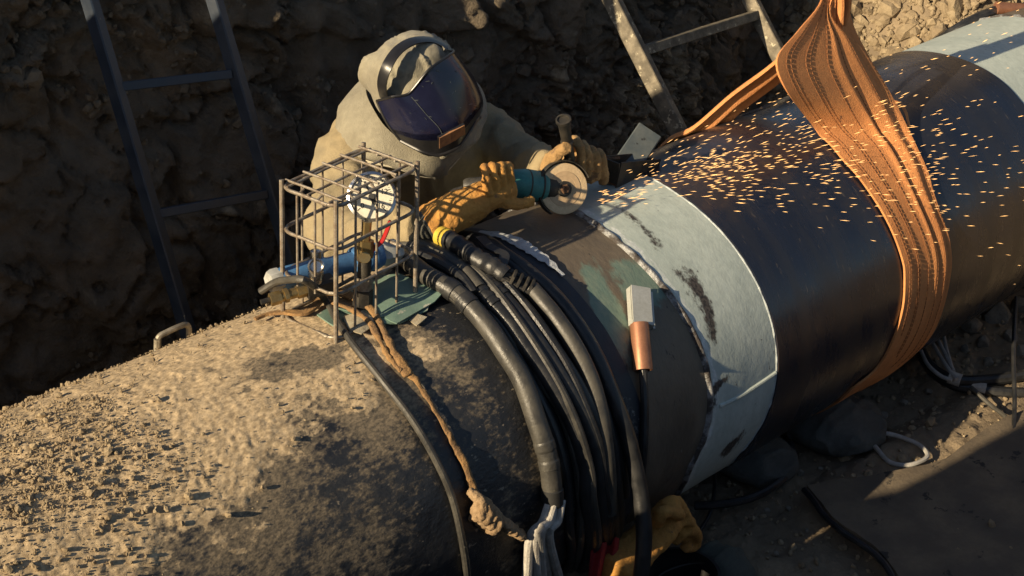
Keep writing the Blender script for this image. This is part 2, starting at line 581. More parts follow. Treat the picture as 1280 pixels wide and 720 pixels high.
_I3V, _I3F = subdiv(_I2V, _I2F)
def rock_variant(k, fine=False):
    V = (_I3V if fine else _ICO_V).copy()
    r = np.random.RandomState(100 + k)
    V = V * r.uniform(.65, 1.15, 3)
    if fine:
        for _ in range(7):                       # planar knocks
            n = nrm(r.normal(size=3))
            d = V @ n
            lim = r.uniform(.45, .8)
            V = V - np.outer(np.maximum(d - lim, 0), n) * .9
        V = V * (1 + .10 * fbm(V * 2.5 + k * 9, 3))[:, None]
    else:
        V = V * r.uniform(.7, 1.2, (len(V), 1))
    return V
_RV = [rock_variant(k) for k in range(12)]
def scatter_mesh(P, S, seed=1):
    r = np.random.RandomState(seed)
    Vs, Fs = [], []
    for i, (p, s) in enumerate(zip(P, S)):
        q = r.normal(size=4)
        q /= np.linalg.norm(q)
        w, x, y, z = q
        Rm = np.array([[1 - 2 * (y * y + z * z), 2 * (x * y - z * w), 2 * (x * z + y * w)], [2 * (x * y + z * w), 1 - 2 * (x * x + z * z), 2 * (y * z - x * w)], [2 * (x * z - y * w), 2 * (y * z + x * w), 1 - 2 * (x * x + y * y)]])
        Vs.append(_RV[r.randint(12)] @ Rm.T * s + p)
        Fs.append(_ICO_F + 12 * i)
    return np.concatenate(Vs), np.concatenate(Fs)

# ================================================================== THE TRENCH
def floor_z(x, y):
    p = np.stack([x, y, np.zeros_like(x)], 1)
    z = GZ + .035 * fbm(p * 1.7, 3) + .018 * fbm(p * 7, 4)
    z = z + .045 * sstep(-.34, -.44, y) * sstep(.1, .3, x)
    # spoil heap at the far right end of the pit, beyond the pipe
    heap = 1.15 * (x - 1.72 + .10 * fbm(p * 3 + 5, 3)) * sstep(.30, .62, y)
    heap2 = .55 * (x - 1.75) * sstep(.45, .0, y)
    z = z + np.maximum(heap, 0) + np.clip(heap2, 0, 3) * .8
    f1, f2, idv = worley(p * np.array([14, 14, 1]) + .5 * np.stack([fbm(p * 9, 2), fbm(p * 9 + 4, 2), 0 * x], 1))
    amt = .35 + .65 * sstep(1.5, 1.9, x)
    z = z + amt * (.022 * idv * sstep(0, .25, f2 - f1) - .01)
    f1, f2, idv = worley(p * np.array([38, 38, 1]))
    z = z + .010 * idv * sstep(0, .3, f2 - f1) + .006 * fbm(p * 60, 3)
    return z
def trench_floor():
    xs = np.concatenate([np.arange(-7, -1.6, .12), np.arange(-1.6, 3.4, .0125), np.arange(3.4, 7, .12)])
    ys = np.concatenate([np.arange(-2.0, -1.0, .05), np.arange(-1.0, 1.5, .0125)])
    X, Y = np.meshgrid(xs, ys, indexing='ij')
    x, y = X.ravel(), Y.ravel()
    z = floor_z(x, y)
    me = np_mesh('trench_floor', np.stack([x, y, z], 1), gridf(len(xs), len(ys)))
    tag(link('trench_floor', me, M['floor']), kind='structure')
trench_floor()

def wall_y(x, z):
    y = 1.12 + .10 * z
    y = y - .42 * sstep(-1.95, -2.35, x)                  # unseen jog at the left, added to keep sun off the ladder
    y = y + .18 * sstep(1.6, 2.3, x)
    return y
def wall_top(x):
    return 1.0 - .34 * sstep(-.7, .4, x) + .62 * sstep(-1.9, -2.3, x) + .03 * fbm(np.stack([x, 0 * x, 0 * x], 1) * 2.5, 3)  # out of view: raised at left to block sun, lowered rightwards to admit it
def far_wall():
    xs = np.concatenate([np.arange(-7, -1.7, .08), np.arange(-1.7, 2.9, .0115), np.arange(2.9, 6, .08)])
    zs = np.arange(-.75, 1.01, .0115)
    X, Z = np.meshgrid(xs, zs, indexing='ij')
    x, z = X.ravel(), Z.ravel()
    z = -.75 + (z + .75) / (zs[-1] + .75) * (wall_top(x) + .75)
    p = np.stack([x, np.zeros_like(x), z], 1)
    y = wall_y(x, z)
    wp = p + .10 * np.stack([fbm(p * 5, 3), 0 * x, fbm(p * 5 + 9, 3)], 1)
    big = fbm(wp * 2.1, 5)
    f1, f2, idv = worley(wp * np.array([4.2, 1, 3.6]))
    slab = idv * sstep(0, .05, f2 - f1)
    f1b, f2b, idb = worley(wp * np.array([13, 1, 11]) + 3)
    clod = idb * sstep(0, .10, f2b - f1b)
    f1c, f2c, idc = worley(wp * np.array([34, 1, 34]) + 7)
    cl = sstep(-.15, .35, fbm(p * 2.6 + 4, 3))            # where the wall is crumbly
    crack = np.exp(-((fbm(wp * 3.2 + 20, 4)) / .018) ** 2)
    d = .13 * big + .085 * (slab - .4) + (.25 + cl) * (.050 * (clod - .4) + .020 * (idc * sstep(0, .22, f2c - f1c) - .4)) + .022 * fbm(p * 14, 5, .62) + .008 * fbm(p * 60, 3) - .035 * crack - .030 * np.abs(fbm(wp * 6 + 50, 4)) - .012 * np.abs(fbm(wp * 22 + 60, 3))
    # scraped vertical bucket marks behind the worker
    scr = sstep(-.35, -.15, x) * sstep(.35, .15, x)
    d = d * (1 - .45 * scr) + scr * .012 * np.sin(x * 55 + 2 * fbm(p * 2, 2))
    y = y - d
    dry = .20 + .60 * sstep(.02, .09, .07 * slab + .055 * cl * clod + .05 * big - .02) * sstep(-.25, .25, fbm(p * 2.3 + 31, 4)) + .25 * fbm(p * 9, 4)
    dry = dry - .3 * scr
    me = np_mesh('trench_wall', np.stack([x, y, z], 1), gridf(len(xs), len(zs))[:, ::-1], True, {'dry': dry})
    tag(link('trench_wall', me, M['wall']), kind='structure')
    # ground level beyond the far wall
    n = 40
    gx = np.linspace(-60, 60, 121)
    gy = np.concatenate([[0], np.geomspace(.3, 60, n)])
    X, Y = np.meshgrid(gx, gy, indexing='ij')
    xx = X.ravel()
    wt = wall_top(np.clip(xx, -6.9, 5.9))
    e = wall_y(np.clip(xx, -6.9, 5.9), wt) - .07
    yy = e + Y.ravel()
    zz = wt - .015 + .05 * fbm(np.stack([xx, yy, 0 * xx], 1) * .8, 4)
    me = np_mesh('ground', np.stack([xx, yy, zz], 1), gridf(len(gx), len(gy)))
    tag(link('ground', me, M['soil']), kind='structure')
far_wall()

def near_bank_sun_block():
    """near side of the pit: low bench under the viewer, and an unseen high bank at the left, shaped to block the sun"""
    xs = np.concatenate([np.arange(-9, -3.4, .2), np.arange(-3.4, 3.2, .06), np.arange(3.2, 9, .3)])
    t = np.linspace(0, 1, 70)
    V = []
    for x in xs:
        left = float(sstep(-2.30, -2.62, np.array([x]))[0])
        right = float(sstep(1.9, 2.6, np.array([x]))[0])
        y0 = -1.72 * (1 - left) + -.335 * left + right * 1.0  # unseen left bank added as sun blocker, bounding the lit strip on the floor
        ztop = .35 * (1 - left) + 1.42 * left
        for k in t:
            if k < .5:                                   # rising face
                q = k / .5
                z = GZ - .1 + (ztop - GZ + .1) * q
                y = y0 - .12 * q + left * .06 * sstep(.94, .89, np.array([z]))[0]  # left toe shaped to shade the near end of that strip
            else:
                q = (k - .5) / .5
                z = ztop + .1 * q
                y = y0 - .12 - (q ** 2) * 40
            V.append((x, y, z))
    V = np.array(V)
    d = .05 * fbm(V * 2.5, 4) + .02 * fbm(V * 11, 3)
    V[:, 1] += d * (1 - .75 * sstep(-2.3, -2.6, V[:, 0]))
    V[:, 2] += .03 * fbm(V * 3 + 8, 3)
    me = np_mesh('near_bank_sun_block', V, gridf(len(xs), len(t)))
    tag(link('near_bank_sun_block', me, M['soil']), kind='structure')
near_bank_sun_block()

def wall_clods():
    r = np.random.RandomState(17)
    n = 9000
    x = r.uniform(-1.6, 2.6, n); z = r.uniform(-.5, .95, n)
    p = np.stack([x, 0 * x, z], 1)
    keep = (fbm(p * 2.6 + 4, 3) + .35 * fbm(p * 9, 3) > .06) & (r.rand(n) < .8)
    x, z = x[keep], z[keep]
    dg = bpy.context.evaluated_depsgraph_get()
    P, S = [], []
    for a, b in zip(x, z):
        h, loc, nn, i, o, _ = scene.ray_cast(dg, Vector((a, .2, b)), Vector((0, 1, 0)))
        if h and o.name == 'trench_wall':
            s_ = float(np.clip(r.lognormal(math.log(.0075), .6), .003, .034))
            P.append(np.array(loc) - np.array([0, s_ * .15, 0])); S.append(s_)
    V, Fc = scatter_mesh(P, S, 19)
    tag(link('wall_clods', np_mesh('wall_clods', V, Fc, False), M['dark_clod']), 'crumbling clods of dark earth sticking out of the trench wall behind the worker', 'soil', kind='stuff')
wall_clods()

# loose soil: rubble on the sunlit heap, crumbs on the floor
def loose_soil():
    r = np.random.RandomState(3)
    n = 13000
    x = r.uniform(1.5, 3.3, n); y = r.uniform(.35, 1.35, n)
    s = np.clip(r.lognormal(math.log(.010), .62, n), .004, .05)
    z = floor_z(x, y) + s * .3
    V, Fc = scatter_mesh(np.stack([x, y, z], 1), s, 5)
    o = link('rubble', np_mesh('rubble', V, Fc, False), M['clod'])
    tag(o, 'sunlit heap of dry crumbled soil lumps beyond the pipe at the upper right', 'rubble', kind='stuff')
    n = 3000
    x = r.uniform(-.15, 2.4, n); y = r.uniform(-1.0, .4, n)
    s = np.clip(r.lognormal(math.log(.0055), .55, n), .002, .022)
    z = floor_z(x, y) + s * .3
    V, Fc = scatter_mesh(np.stack([x, y, z], 1), s, 6)
    o = link('soil_crumbs', np_mesh('soil_crumbs', V, Fc, False), M['clod'])
    tag(o, 'small crumbs of soil and gravel strewn over the trench floor', 'gravel', kind='stuff')
loose_soil()

# ================================================================== THE PIPE
pipe = thing('steel_pipe', 'large welded steel pipeline lying across the trench, half caked in soil, half glossy black', 'pipe', (0, 0, -R))

def xcurve(pts, lo=None, hi=None):
    q = sorted([XT(*p) for p in pts], key=lambda a: a[1])
    T = np.array([a[1] for a in q]); Xv = np.array([a[0] for a in q])
    med = np.median(Xv)
    pf = np.polyfit(T, Xv, 3)
    def f(th):
        v = np.polyval(pf, np.clip(th, T[0], T[-1]))
        w = np.maximum(sstep(T[0], T[0] - 25, th), sstep(T[-1], T[-1] + 25, th))   # settle to a true ring out of sight
        return v * (1 - w) + med * w
    return f
ring_sleeve = xcurve([(640, 304), (668, 317), (705, 346), (724, 372), (758, 417), (773, 437), (790, 473), (803, 517)])
ring_weld = xcurve([(724, 266), (752.5, 282), (786, 313), (814, 341), (842.5, 377.5), (865, 414), (883, 433), (888, 467), (887, 500), (880, 540), (867, 580)])
ring_band = xcurve([(848, 244), (882, 266), (910, 296), (932.5, 327), (949, 358), (960.6, 386), (966, 417), (970, 443), (970.7, 467), (964, 507), (947, 543), (920, 570)])
ring_far = xcurve([(1124, 66.7), (1155.6, 65.6), (1189, 71), (1218, 82), (1249, 100), (1271, 122)])
def circ(x): return lambda th: np.full_like(np.asarray(th, float), x)

TH = np.concatenate([np.arange(-70, 128, .55), np.arange(128, 290, 4.0)])
def section(name, xa, xb, nx, rr, m, disp=None, attrs=None, xs=None, label=None):
    s = np.linspace(0, 1, nx) if xs is None else xs
    T, S = np.meshgrid(TH, s, indexing='ij')
    X = xa(TH)[:, None] * (1 - S) + xb(TH)[:, None] * S
    th, x, ss = T.ravel(), X.ravel(), S.ravel()
    t = np.radians(th)
    n = np.stack([0 * t, -np.sin(t), np.cos(t)], 1)
    P = n * rr
    P[:, 0] = x
    px, py = PR(P)
    if disp is not None:
        P = P + n * disp(P, th, px, py, ss)[:, None]
    at = {k: f(P, th, px, py, ss) for k, f in (attrs or {}).items()}
    a, b = len(TH), nx
    # end lips down towards the bore
    Pl = P.reshape(a, b, 3)
    lip0 = Pl[:, :1] * np.array([1, (rr - .02) / rr, (rr - .02) / rr])
    lip1 = Pl[:, -1:] * np.array([1, (rr - .02) / rr, (rr - .02) / rr])
    full = np.concatenate([lip0, Pl, lip1], 1)
    for k in at:
        q = at[k].reshape(a, b)
        at[k] = np.concatenate([q[:, :1], q, q[:, -1:]], 1).ravel()
    b2 = b + 2
    i = np.arange(a)[:, None] * b2 + np.arange(b2 - 1)[None]
    j = (np.arange(a)[:, None] + 1) % a * b2 + np.arange(b2 - 1)[None]
    Fc = np.stack([i, i + 1, j + 1, j], -1).reshape(-1, 4)[:, ::-1]
    me = np_mesh(name, full.reshape(-1, 3) - np.array(pipe.location), Fc, True, at)
    me.set_sharp_from_angle(angle=rad(50))
    o = link(name, me, m, pipe)
    if label: o['label'] = label
    return o

def gauss(px, py, cx, cy, sx, sy, ang=0.0):
    c, s = math.cos(rad(ang)), math.sin(rad(ang))
    dx, dy = px - cx, py - cy
    u, v = dx * c + dy * s, -dx * s + dy * c
    return np.exp(-(u / sx) ** 2 - (v / sy) ** 2)

# soil lying on the left stretch of old coating: an amount, its relief, and crumbs on it
def soil_amount(P, th):
    x = P[:, 0]
    px, py = PR(P)
    q = np.stack([x, np.radians(th) * R, 0 * x], 1)
    line = 872 - .66 * px                                                  # lower edge of the caked soil
    g = .80 - .72 * sstep(-150, 110, py - line + 70 * fbm(q * 5 + 3, 5))
    g = g * (1 - .85 * sstep(455, 520, px + 30 * fbm(q * 8 + 2, 3)))
    g = g - .30 * gauss(px, py, 405, 440, 80, 20, -14) - .12 * gauss(px, py, 330, 470, 60, 22, -40)
    g = g + .22 * gauss(px, py, 440, 485, 45, 28, -20)
    g = g + .50 * gauss(px, py, 545, 440, 30, 22, 40) + .40 * gauss(px, py, 520, 425, 16, 30, -20) - .12
    g = g + .16 * sstep(330, 150, px)
    g = np.where(th < -20, .75, g)
    g = g + .42 * fbm(q * 7 + 11, 6, .62) + .30 * fbm(q * np.array([20, 34, 1]) + 3, 5, .62)
    return g * sstep(200, 120, th) * sstep(-.56, -.66, x)
def old_disp(P, th, px, py, ss):
    q = np.stack([P[:, 0], np.radians(th) * R, 0 * th], 1)
    g = np.clip(soil_amount(P, th), 0, 1)
    heavy = sstep(-1.2, -1.5, P[:, 0] + .1 * fbm(q * 3, 2))
    f1, f2, idv = worley(q * np.array([60, 60, 1]))
    lump = idv * sstep(0, .3, f2 - f1)
    f1, f2, idb = worley(q * np.array([24, 24, 1]) + .3)
    lumpb = sstep(.55, .95, idb) * sstep(0, .3, f2 - f1)
    d = sstep(.35, .75, g) * (.0018 + .0016 * (fbm(q * 18, 4) + .3) + .0018 * fbm(q * 150, 2) + (.0006 + .0022 * sstep(-.05, .3, fbm(q * 5 + 60, 3))) * .6 * fbm(q * 60, 4, .65) + heavy * (.0022 * lump + .005 * lumpb * sstep(.0, .4, fbm(q * 4 + 9, 3)) + .004 * fbm(q * 12, 4)))
    return d + .0012 * fbm(q * 30 + 5, 3)
def soil_film(P, th, px, py, ss):
    q = np.stack([P[:, 0] * 2.2, np.radians(th) * R * .8, 0 * th], 1)
    return .36 + .55 * fbm(q * 5 + 40, 4) - .10 * sstep(60, 100, th) + .42 * sstep(-.15, .50, soil_amount(P, th))
XO = (np.concatenate([np.linspace(-8, -2.15, 14), np.linspace(-2.1, -.60, 330)]) + 8) / (8 - .60)
section('old_coating', circ(-8.0), circ(-.60), len(XO), R, M['bitumen'], old_disp, {'dirt': lambda P, th, px, py, ss: soil_amount(P, th), 'film': soil_film}, xs=XO)
section('dark_sleeve', circ(-.60), ring_sleeve, 30, R + .001, M['sleeve'], lambda P, th, px, py, ss: .0012 * fbm(np.stack([P[:, 0], np.radians(th) * .4, 0 * th], 1) * 20, 3),
        {'scuff': lambda P, th, px, py, ss: .55 * gauss(px, py, 790, 520, 18, 70, -15) + .42 * gauss(px, py, 770, 610, 25, 50) - .1})
def steel_primer(P, th, px, py, ss):
    q = np.stack([P[:, 0], np.radians(th) * R, 0 * th], 1)
    return np.maximum(.85 * gauss(px, py, 762, 390, 24, 75, -28), .62 * gauss(px, py, 800, 350, 55, 55)) + .42 * fbm(q * 8, 4) * sstep(600, 380, py) + .02
def seam_burn(P, th, px, py, ss):
    g = 0 * px
    for c in ((797, 300, 26, 9, 52), (745, 278, 28, 7, 35), (835, 352, 26, 8, 55), (875, 410, 30, 7, 75)):
        g = g + .62 * gauss(px, py, *c)
    return g
section('bare_steel', ring_sleeve, ring_weld, 70, R - .004, M['steel'], lambda P, th, px, py, ss: .0006 * fbm(P * 25, 3),
        {'primer': steel_primer, 'burn': lambda P, th, px, py, ss: seam_burn(P, th, px + 10, py - 4, ss) * .8,
         'flake': lambda P, th, px, py, ss: .45 * (gauss(px, py, 857, 590 - 35, 6, 14, 20) + gauss(px, py, 862, 525, 4, 16, 10) + gauss(px, py, 850, 565, 5, 9)) - .12})
def band_burn(P, th, px, py, ss):
    g = .85 * gauss(px, py, 874, 362, 38, 7, 62) + .8 * gauss(px, py, 889, 412, 26, 7, 78) + .6 * gauss(px, py, 818, 302, 16, 7, 45)
    g = g + .7 * gauss(px, py, 905, 475, 15, 4, -40) + .55 * gauss(px, py, 897, 484, 9, 4, -60) + .8 * gauss(px, py, 919, 552, 22, 4.5, -48) + .5 * gauss(px, py, 908, 562, 14, 5, -48)
    g = g + .30 * gauss(px, py, 868, 372, 36, 9, 62) + .45 * gauss(px, py, 850, 345, 20, 8, 55)
    g = g + .65 * gauss(px, py, 790, 272, 30, 5, 40) + .6 * gauss(px, py, 893, 500, 5, 26, 3)
    return g
section('primer_band', ring_weld, ring_band, 70, R, M['band'], lambda P, th, px, py, ss: .0005 * fbm(P * 25, 3),
        {'chalk': lambda P, th, px, py, ss: .55 * np.exp(-((ss - .07) / .06) ** 2), 'burn': band_burn, 'heat': lambda P, th, px, py, ss: .75 * gauss(px, py, 760, 264, 34, 8, -8) + .4 * gauss(px, py, 800, 250, 40, 10, -10)}, label='pale blue-grey primed band beside the weld')
section('black_coating', ring_band, ring_far, 90, R + .004, M['gloss'], lambda P, th, px, py, ss: .0004 * fbm(P * 12, 3),
        {'rust': lambda P, th, px, py, ss: .55 * gauss(px, py, 905, 205, 120, 36, -14) + .35 * gauss(px, py, 1000, 440, 130, 60, -30) + .12})
section('far_primer_band', ring_far, circ(1.72), 16, R, M['band'], None, {'chalk': lambda P, th, px, py, ss: 0 * px, 'burn': lambda P, th, px, py, ss: 0 * px, 'heat': lambda P, th, px, py, ss: .45 * gauss(px, py, 1200, 52, 12, 5)})
section('far_steel', circ(1.72), circ(2.1), 12, R - .004, M['steel'], None, {'primer': lambda P, th, px, py, ss: .1 + 0 * px, 'burn': lambda P, th, px, py, ss: 0 * px, 'flake': lambda P, th, px, py, ss: 0 * px})
section('far_coating', circ(2.1), circ(8.0), 12, R + .004, M['gloss'], None, {'rust': lambda P, th, px, py, ss: .1 + 0 * px})

def ring_bead(name, xf, r, w, h, m, ns=9, amp=.2, sc=60, off=0.0):
    th = np.arange(-180, 180, .8)
    s = np.linspace(-1, 1, ns)
    T, S = np.meshgrid(th, s, indexing='ij')
    x = xf(th)[:, None] + off + S * w
    t = np.radians(T)
    q = np.stack([x.ravel(), (t * R).ravel(), 0 * x.ravel()], 1)
    k = (1 - S ** 2).ravel() * h * (1 + amp * fbm(q * sc, 3)) - .004
    rr = (r + k).reshape(T.shape)
    rip = .12 * h * np.sin(t * 900 / 2.2) * (1 - S ** 2)
    rr = rr + rip
    V = np.stack([x, -rr * np.sin(t), rr * np.cos(t)], -1).reshape(-1, 3) - np.array(pipe.location)
    a, b = len(th), ns
    i = np.arange(a)[:, None] * b + np.arange(b - 1)[None]
    j = (np.arange(a)[:, None] + 1) % a * b + np.arange(b - 1)[None]
    return link(name, np_mesh(name, V, np.stack([i, i + 1, j + 1, j], -1).reshape(-1, 4)[:, ::-1]), m, pipe)
ring_bead('weld_bead', ring_weld, R - .001, .010, .009, M['weld'])
ring_bead('band_edge', ring_band, R + .001, .005, .005, M['band_edge'], off=-.003, amp=.5)
ring_bead('far_weld_bead', circ(1.72), R - .001, .010, .010, M['weld'])
mb = MB()
Ls = [CY(899, 508, 0), CY(925, 495, 0), CY(950, 479, 0), CY(969, 466, 0)]
mb.tube(cr(Ls, 5), .0055, 8)
mb.build('lengthwise_seam', M['band'], pipe)
# torn strip of silver tape along the sleeve's edge
def on_pipe_ribbon(pts, w, d, n=6, k=4, jag=0.0, seed=0):
    C = cr(pts, n)
    r = np.random.RandomState(seed)
    Pg = []
    for i in range(len(C)):
        t = nrm(C[min(i + 1, len(C) - 1)] - C[max(i - 1, 0)])
        u = nrm([0, C[i][1], C[i][2]])
        c = np.cross(t, u)
        ww = (w[min(i * len(w) // len(C), len(w) - 1)] if isinstance(w, (list, tuple)) else w) * (1 + jag * r.uniform(-1, 1))
        row = []
        for s in np.linspace(-.5, .5, k):
            p = C[i] + c * ww * s
            rr = math.hypot(p[1], p[2])
            row.append(np.array([p[0], p[1] / rr * (R + d), p[2] / rr * (R + d)]))
        Pg.append(row)
    return np.array(Pg)
mb = MB()
mb.sheet(on_pipe_ribbon([CY(598, 291, .004), CY(622, 294, .004), CY(645, 302, .004), CY(668, 316, .004), CY(687, 329, .004), CY(704, 345, .004)], [.018, .026, .034, .034, .028, .018, .008], .005, 6, 4, .25, 3), .0015)
mb.build('silver_tape', M['tape'], pipe)

# crumbs of soil lying on the pipe
def pipe_crumbs():
    r = np.random.RandomState(8)
    P, S = [], []
    while len(P) < 15000:
        x = r.uniform(-2.0, -1.0, 800); th = r.uniform(-50, 75, 800)
        t = np.radians(th)
        Q = np.stack([x, -R * np.sin(t), R * np.cos(t)], 1)
        g = soil_amount(Q, th)
        q = np.stack([x, t * R, 0 * x], 1)
        w = sstep(.3, .8, g) * (.06 + sstep(-1.36, -1.70, x + .12 * fbm(q * 3, 2))) * (.25 + sstep(-.1, .3, fbm(q * 6 + 4, 3)))
        k = r.rand(800) < w
        s = np.clip(r.lognormal(math.log(.00115), .70, 800), .0006, .011)
        n = np.stack([0 * t, -np.sin(t), np.cos(t)], 1)
        Q = Q + n * (.006 + s * .3)[:, None]
        P += list(Q[k]); S += list(s[k])
    V, Fc = scatter_mesh(P, S, 9)
    tag(link('soil_on_pipe', np_mesh('soil_on_pipe', V, Fc, False), M['clod']), 'dry crumbs of tan soil lying on the left stretch of the pipe', 'soil', kind='stuff')
pipe_crumbs()

# ================================================================== CABLES OVER THE PIPE
def over_pipe(pts, d, far=-62, drift=None):
    """pixel trace on the pipe's near side -> (x, angle) track continued over the crown to the far side"""
    tr = [XT(p[0], p[1], p[2] if len(p) > 2 else d) for p in pts]
    dd = [p[2] if len(p) > 2 else d for p in pts]
    x0, t0 = tr[0]
    x1, t1 = tr[1]
    sl_ = 0.0016 if drift is None else drift
    pre = [(x0 - sl_ * (t0 - k), k) for k in np.linspace(far, t0 - 14, 5)]
    tr = pre + tr
    dd = [d] * 5 + dd
    C = cr(np.array([(x, t, e) for (x, t), e in zip(tr, dd)]), 8)
    return np.array([XTP(x, t, R + e) for x, t, e in C])
CABG = 'heating cables draped over the pipe'
def cable(name, label, path, r, m, seg=12, group=CABG, cat='cable'):
    mb = MB().tube(path, r, seg)
    V0 = path[len(path) // 2]
    t = thing(name, label, cat, V0, group)
    mb.build(name + '_jacket', m, t)
    return t
def collar(t, path, f0, f1, r, m, name, ridges=0):
    n = len(path)
    i0, i1 = int(f0 * (n - 1)), max(int(f1 * (n - 1)), int(f0 * (n - 1)) + 2)
    seg = cr(path[i0:i1 + 1], 3)
    rr = np.full(len(seg), r)
    if ridges:
        rr = r * (1 - .10 * (np.sin(np.linspace(0, np.pi * 2 * ridges, len(seg))) > .2))
    rr[0] *= .8; rr[-1] *= .8
    MB().tube(seg, rr, 14).build(name, m, t)

hoseA = over_pipe([(498, 321), (526, 339), (547, 352), (568.6, 365), (587, 382), (611, 410), (633, 443), (652, 474), (670, 524), (685, 573), (691, 631)], .026)
tA = cable('heating_cable', 'thickest dusty grey cable, leftmost on the pipe, ending in a fan of pale sleeves', hoseA, .0215, M['rubber_grey'], 16)
def near_i(path, px, py):
    X, Y = PR(path)
    return int(np.argmin((X - px) ** 2 + (Y - py) ** 2))
def frac(path, px, py): return near_i(path, px, py) / (len(path) - 1)
collar(tA, hoseA, frac(hoseA, 547, 350), frac(hoseA, 590, 386), .0238, M['rubber'], 'sleeve', 2)
collar(tA, hoseA, frac(hoseA, 676, 545), frac(hoseA, 689, 590), .0232, M['rubber_grey'], 'tape_wrap', 2)
collar(tA, hoseA, frac(hoseA, 689, 612), frac(hoseA, 691, 631), .0238, M['ink'], 'end_wrap')
e = hoseA[-1]
for k, (px, py, off) in enumerate(((658, 730, .03), (672, 745, .045), (688, 742, .03), (704, 740, .045), (682, 760, .055))):
    a = e + np.array([(-.018, -.007, .004, .016, 0)[k], -.004 - .008 * (k % 2), .012])
    p2 = CY(e[0] * 0 + (675 + (px - 682) * .5), 672, off * .6 + .012)
    p3 = CY(px, py, off * .7 + .012)
    MB().tube(cr([a, (a + p2) / 2 + np.array([0, -.008, 0]), p2, p3], 5), np.linspace(.0075, .0115, 16), 10).build('wire_sleeve', M['lug'], tA)

hoseB = over_pipe([(512, 318), (541, 331), (566, 348), (581, 360), (597, 375), (620, 400), (639, 425), (654, 441), (680, 480), (702, 515), (719, 567), (726, 620), (724, 680), (716, 715)], .014, drift=.0014)
tB = cable('heating_cable', 'thin cable with one lit edge lying right of the thickest dusty cable', hoseB, .0115, M['rubber_grey'], 10)
hoseC = over_pipe([(529, 315), (562, 333), (593, 358), (614, 379), (636, 403), (657, 434), (685, 475), (712, 522), (730, 580), (735, 640), (729, 712)], .022)
tC = cable('heating_cable', 'black cable second of the thick ones from the left, with a ribbed sleeve', hoseC, .0185, M['rubber'], 12)
collar(tC, hoseC, frac(hoseC, 585, 352), frac(hoseC, 618, 384), .0212, M['rubber'], 'sleeve', 4)
hoseD = over_pipe([(538, 306), (572, 324), (602, 347), (627, 370), (651, 397), (676, 431), (704, 475), (730, 522), (747, 580), (751, 640), (746, 705)], .024)
tD = cable('heating_cable', 'black cable lying between the ribbed-sleeve cable and the one under the yellow-tipped hose', hoseD, .0175, M['rubber'], 12)
collar(tD, hoseD, frac(hoseD, 604, 348), frac(hoseD, 630, 373), .020, M['rubber'], 'sleeve', 3)
hoseE = over_pipe([(555, 305), (583, 319), (612, 339), (640, 367), (665, 396), (693, 437), (720, 478), (745, 528), (760, 585), (764, 640), (758, 690)], .022)
tE = cable('heating_cable', 'black cable lying just left of the dusty yellow-tipped hose', hoseE, .0165, M['rubber'], 12)
collar(tE, hoseE, frac(hoseE, 618, 343), frac(hoseE, 645, 372), .019, M['rubber'], 'sleeve', 3)

# the hose with the yellow tape: ribbed end, plug block, dusty lower half
hoseF1 = np.array([CY(px, py, d) for px, py, d in ((551, 295, .055), (566, 302, .055), (582, 313, .052), (597, 324, .05), (615, 333, .046), (632, 345, .04))])
hoseF1 = cr(hoseF1, 6)
hoseF2 = cr([CY(px, py, d) for px, py, d in ((664, 361, .03), (680, 379, .03), (694, 396, .028), (715, 427, .028), (733, 461, .027), (745, 495, .026), (753, 535, .026), (759, 590, .026), (760, 640, .026))], 7)
tF = thing('plug_cable', 'dusty cable with yellow tape on its ribbed black end and a plug block midway', 'cable', hoseF2[0], CABG)
rr = .020 + .0022 * (np.sin(np.arange(len(hoseF1)) * 1.6) > 0)
MB().tube(hoseF1, rr, 14).build('ribbed_end', M['rubber'], tF)
MB().tube(cr(hoseF1[0:5], 3), .0228, 14).build('yellow_tape', M['yellow'], tF)
MB().tube(hoseF2, .0195, 14).build('cable_jacket', M['rubber_grey'], tF)
d1 = nrm(hoseF2[0] - hoseF1[-1])
mid = (hoseF1[-1] + hoseF2[0]) / 2
mbp = MB()
for k in range(3):
    o = np.cross(d1, nrm([0, mid[1], mid[2]])) * (.014 * (k - 1))
    mbp.tube([hoseF1[-2] + o, hoseF2[0] + o * 1.1], .0085, 8)
mbp.build('plug', M['black_metal'], tF)
for k, f in enumerate((.25, .5, .75, .95)):
    c = hoseF1[-1] * (1 - f) + hoseF2[0] * f
    MB().lathe([(.021, -.004), (.024, -.002), (.024, .002), (.021, .004)], c, d1, 8).build('plug_ring', M['black_metal'], tF)
# black strap end and buckle by the plug
mb = MB()
mb.sheet(on_pipe_ribbon([CY(600, 297, .05), CY(612, 304, .06), CY(622, 312, .055), CY(630, 322, .045), CY(627, 333, .05)], .022, .05, 5, 4), .004)
o = mb.build('cable_tie', M['rubber'], None)
tag(o, 'black tie strap looped beside the yellow-taped cable end on the pipe crown', 'strap')

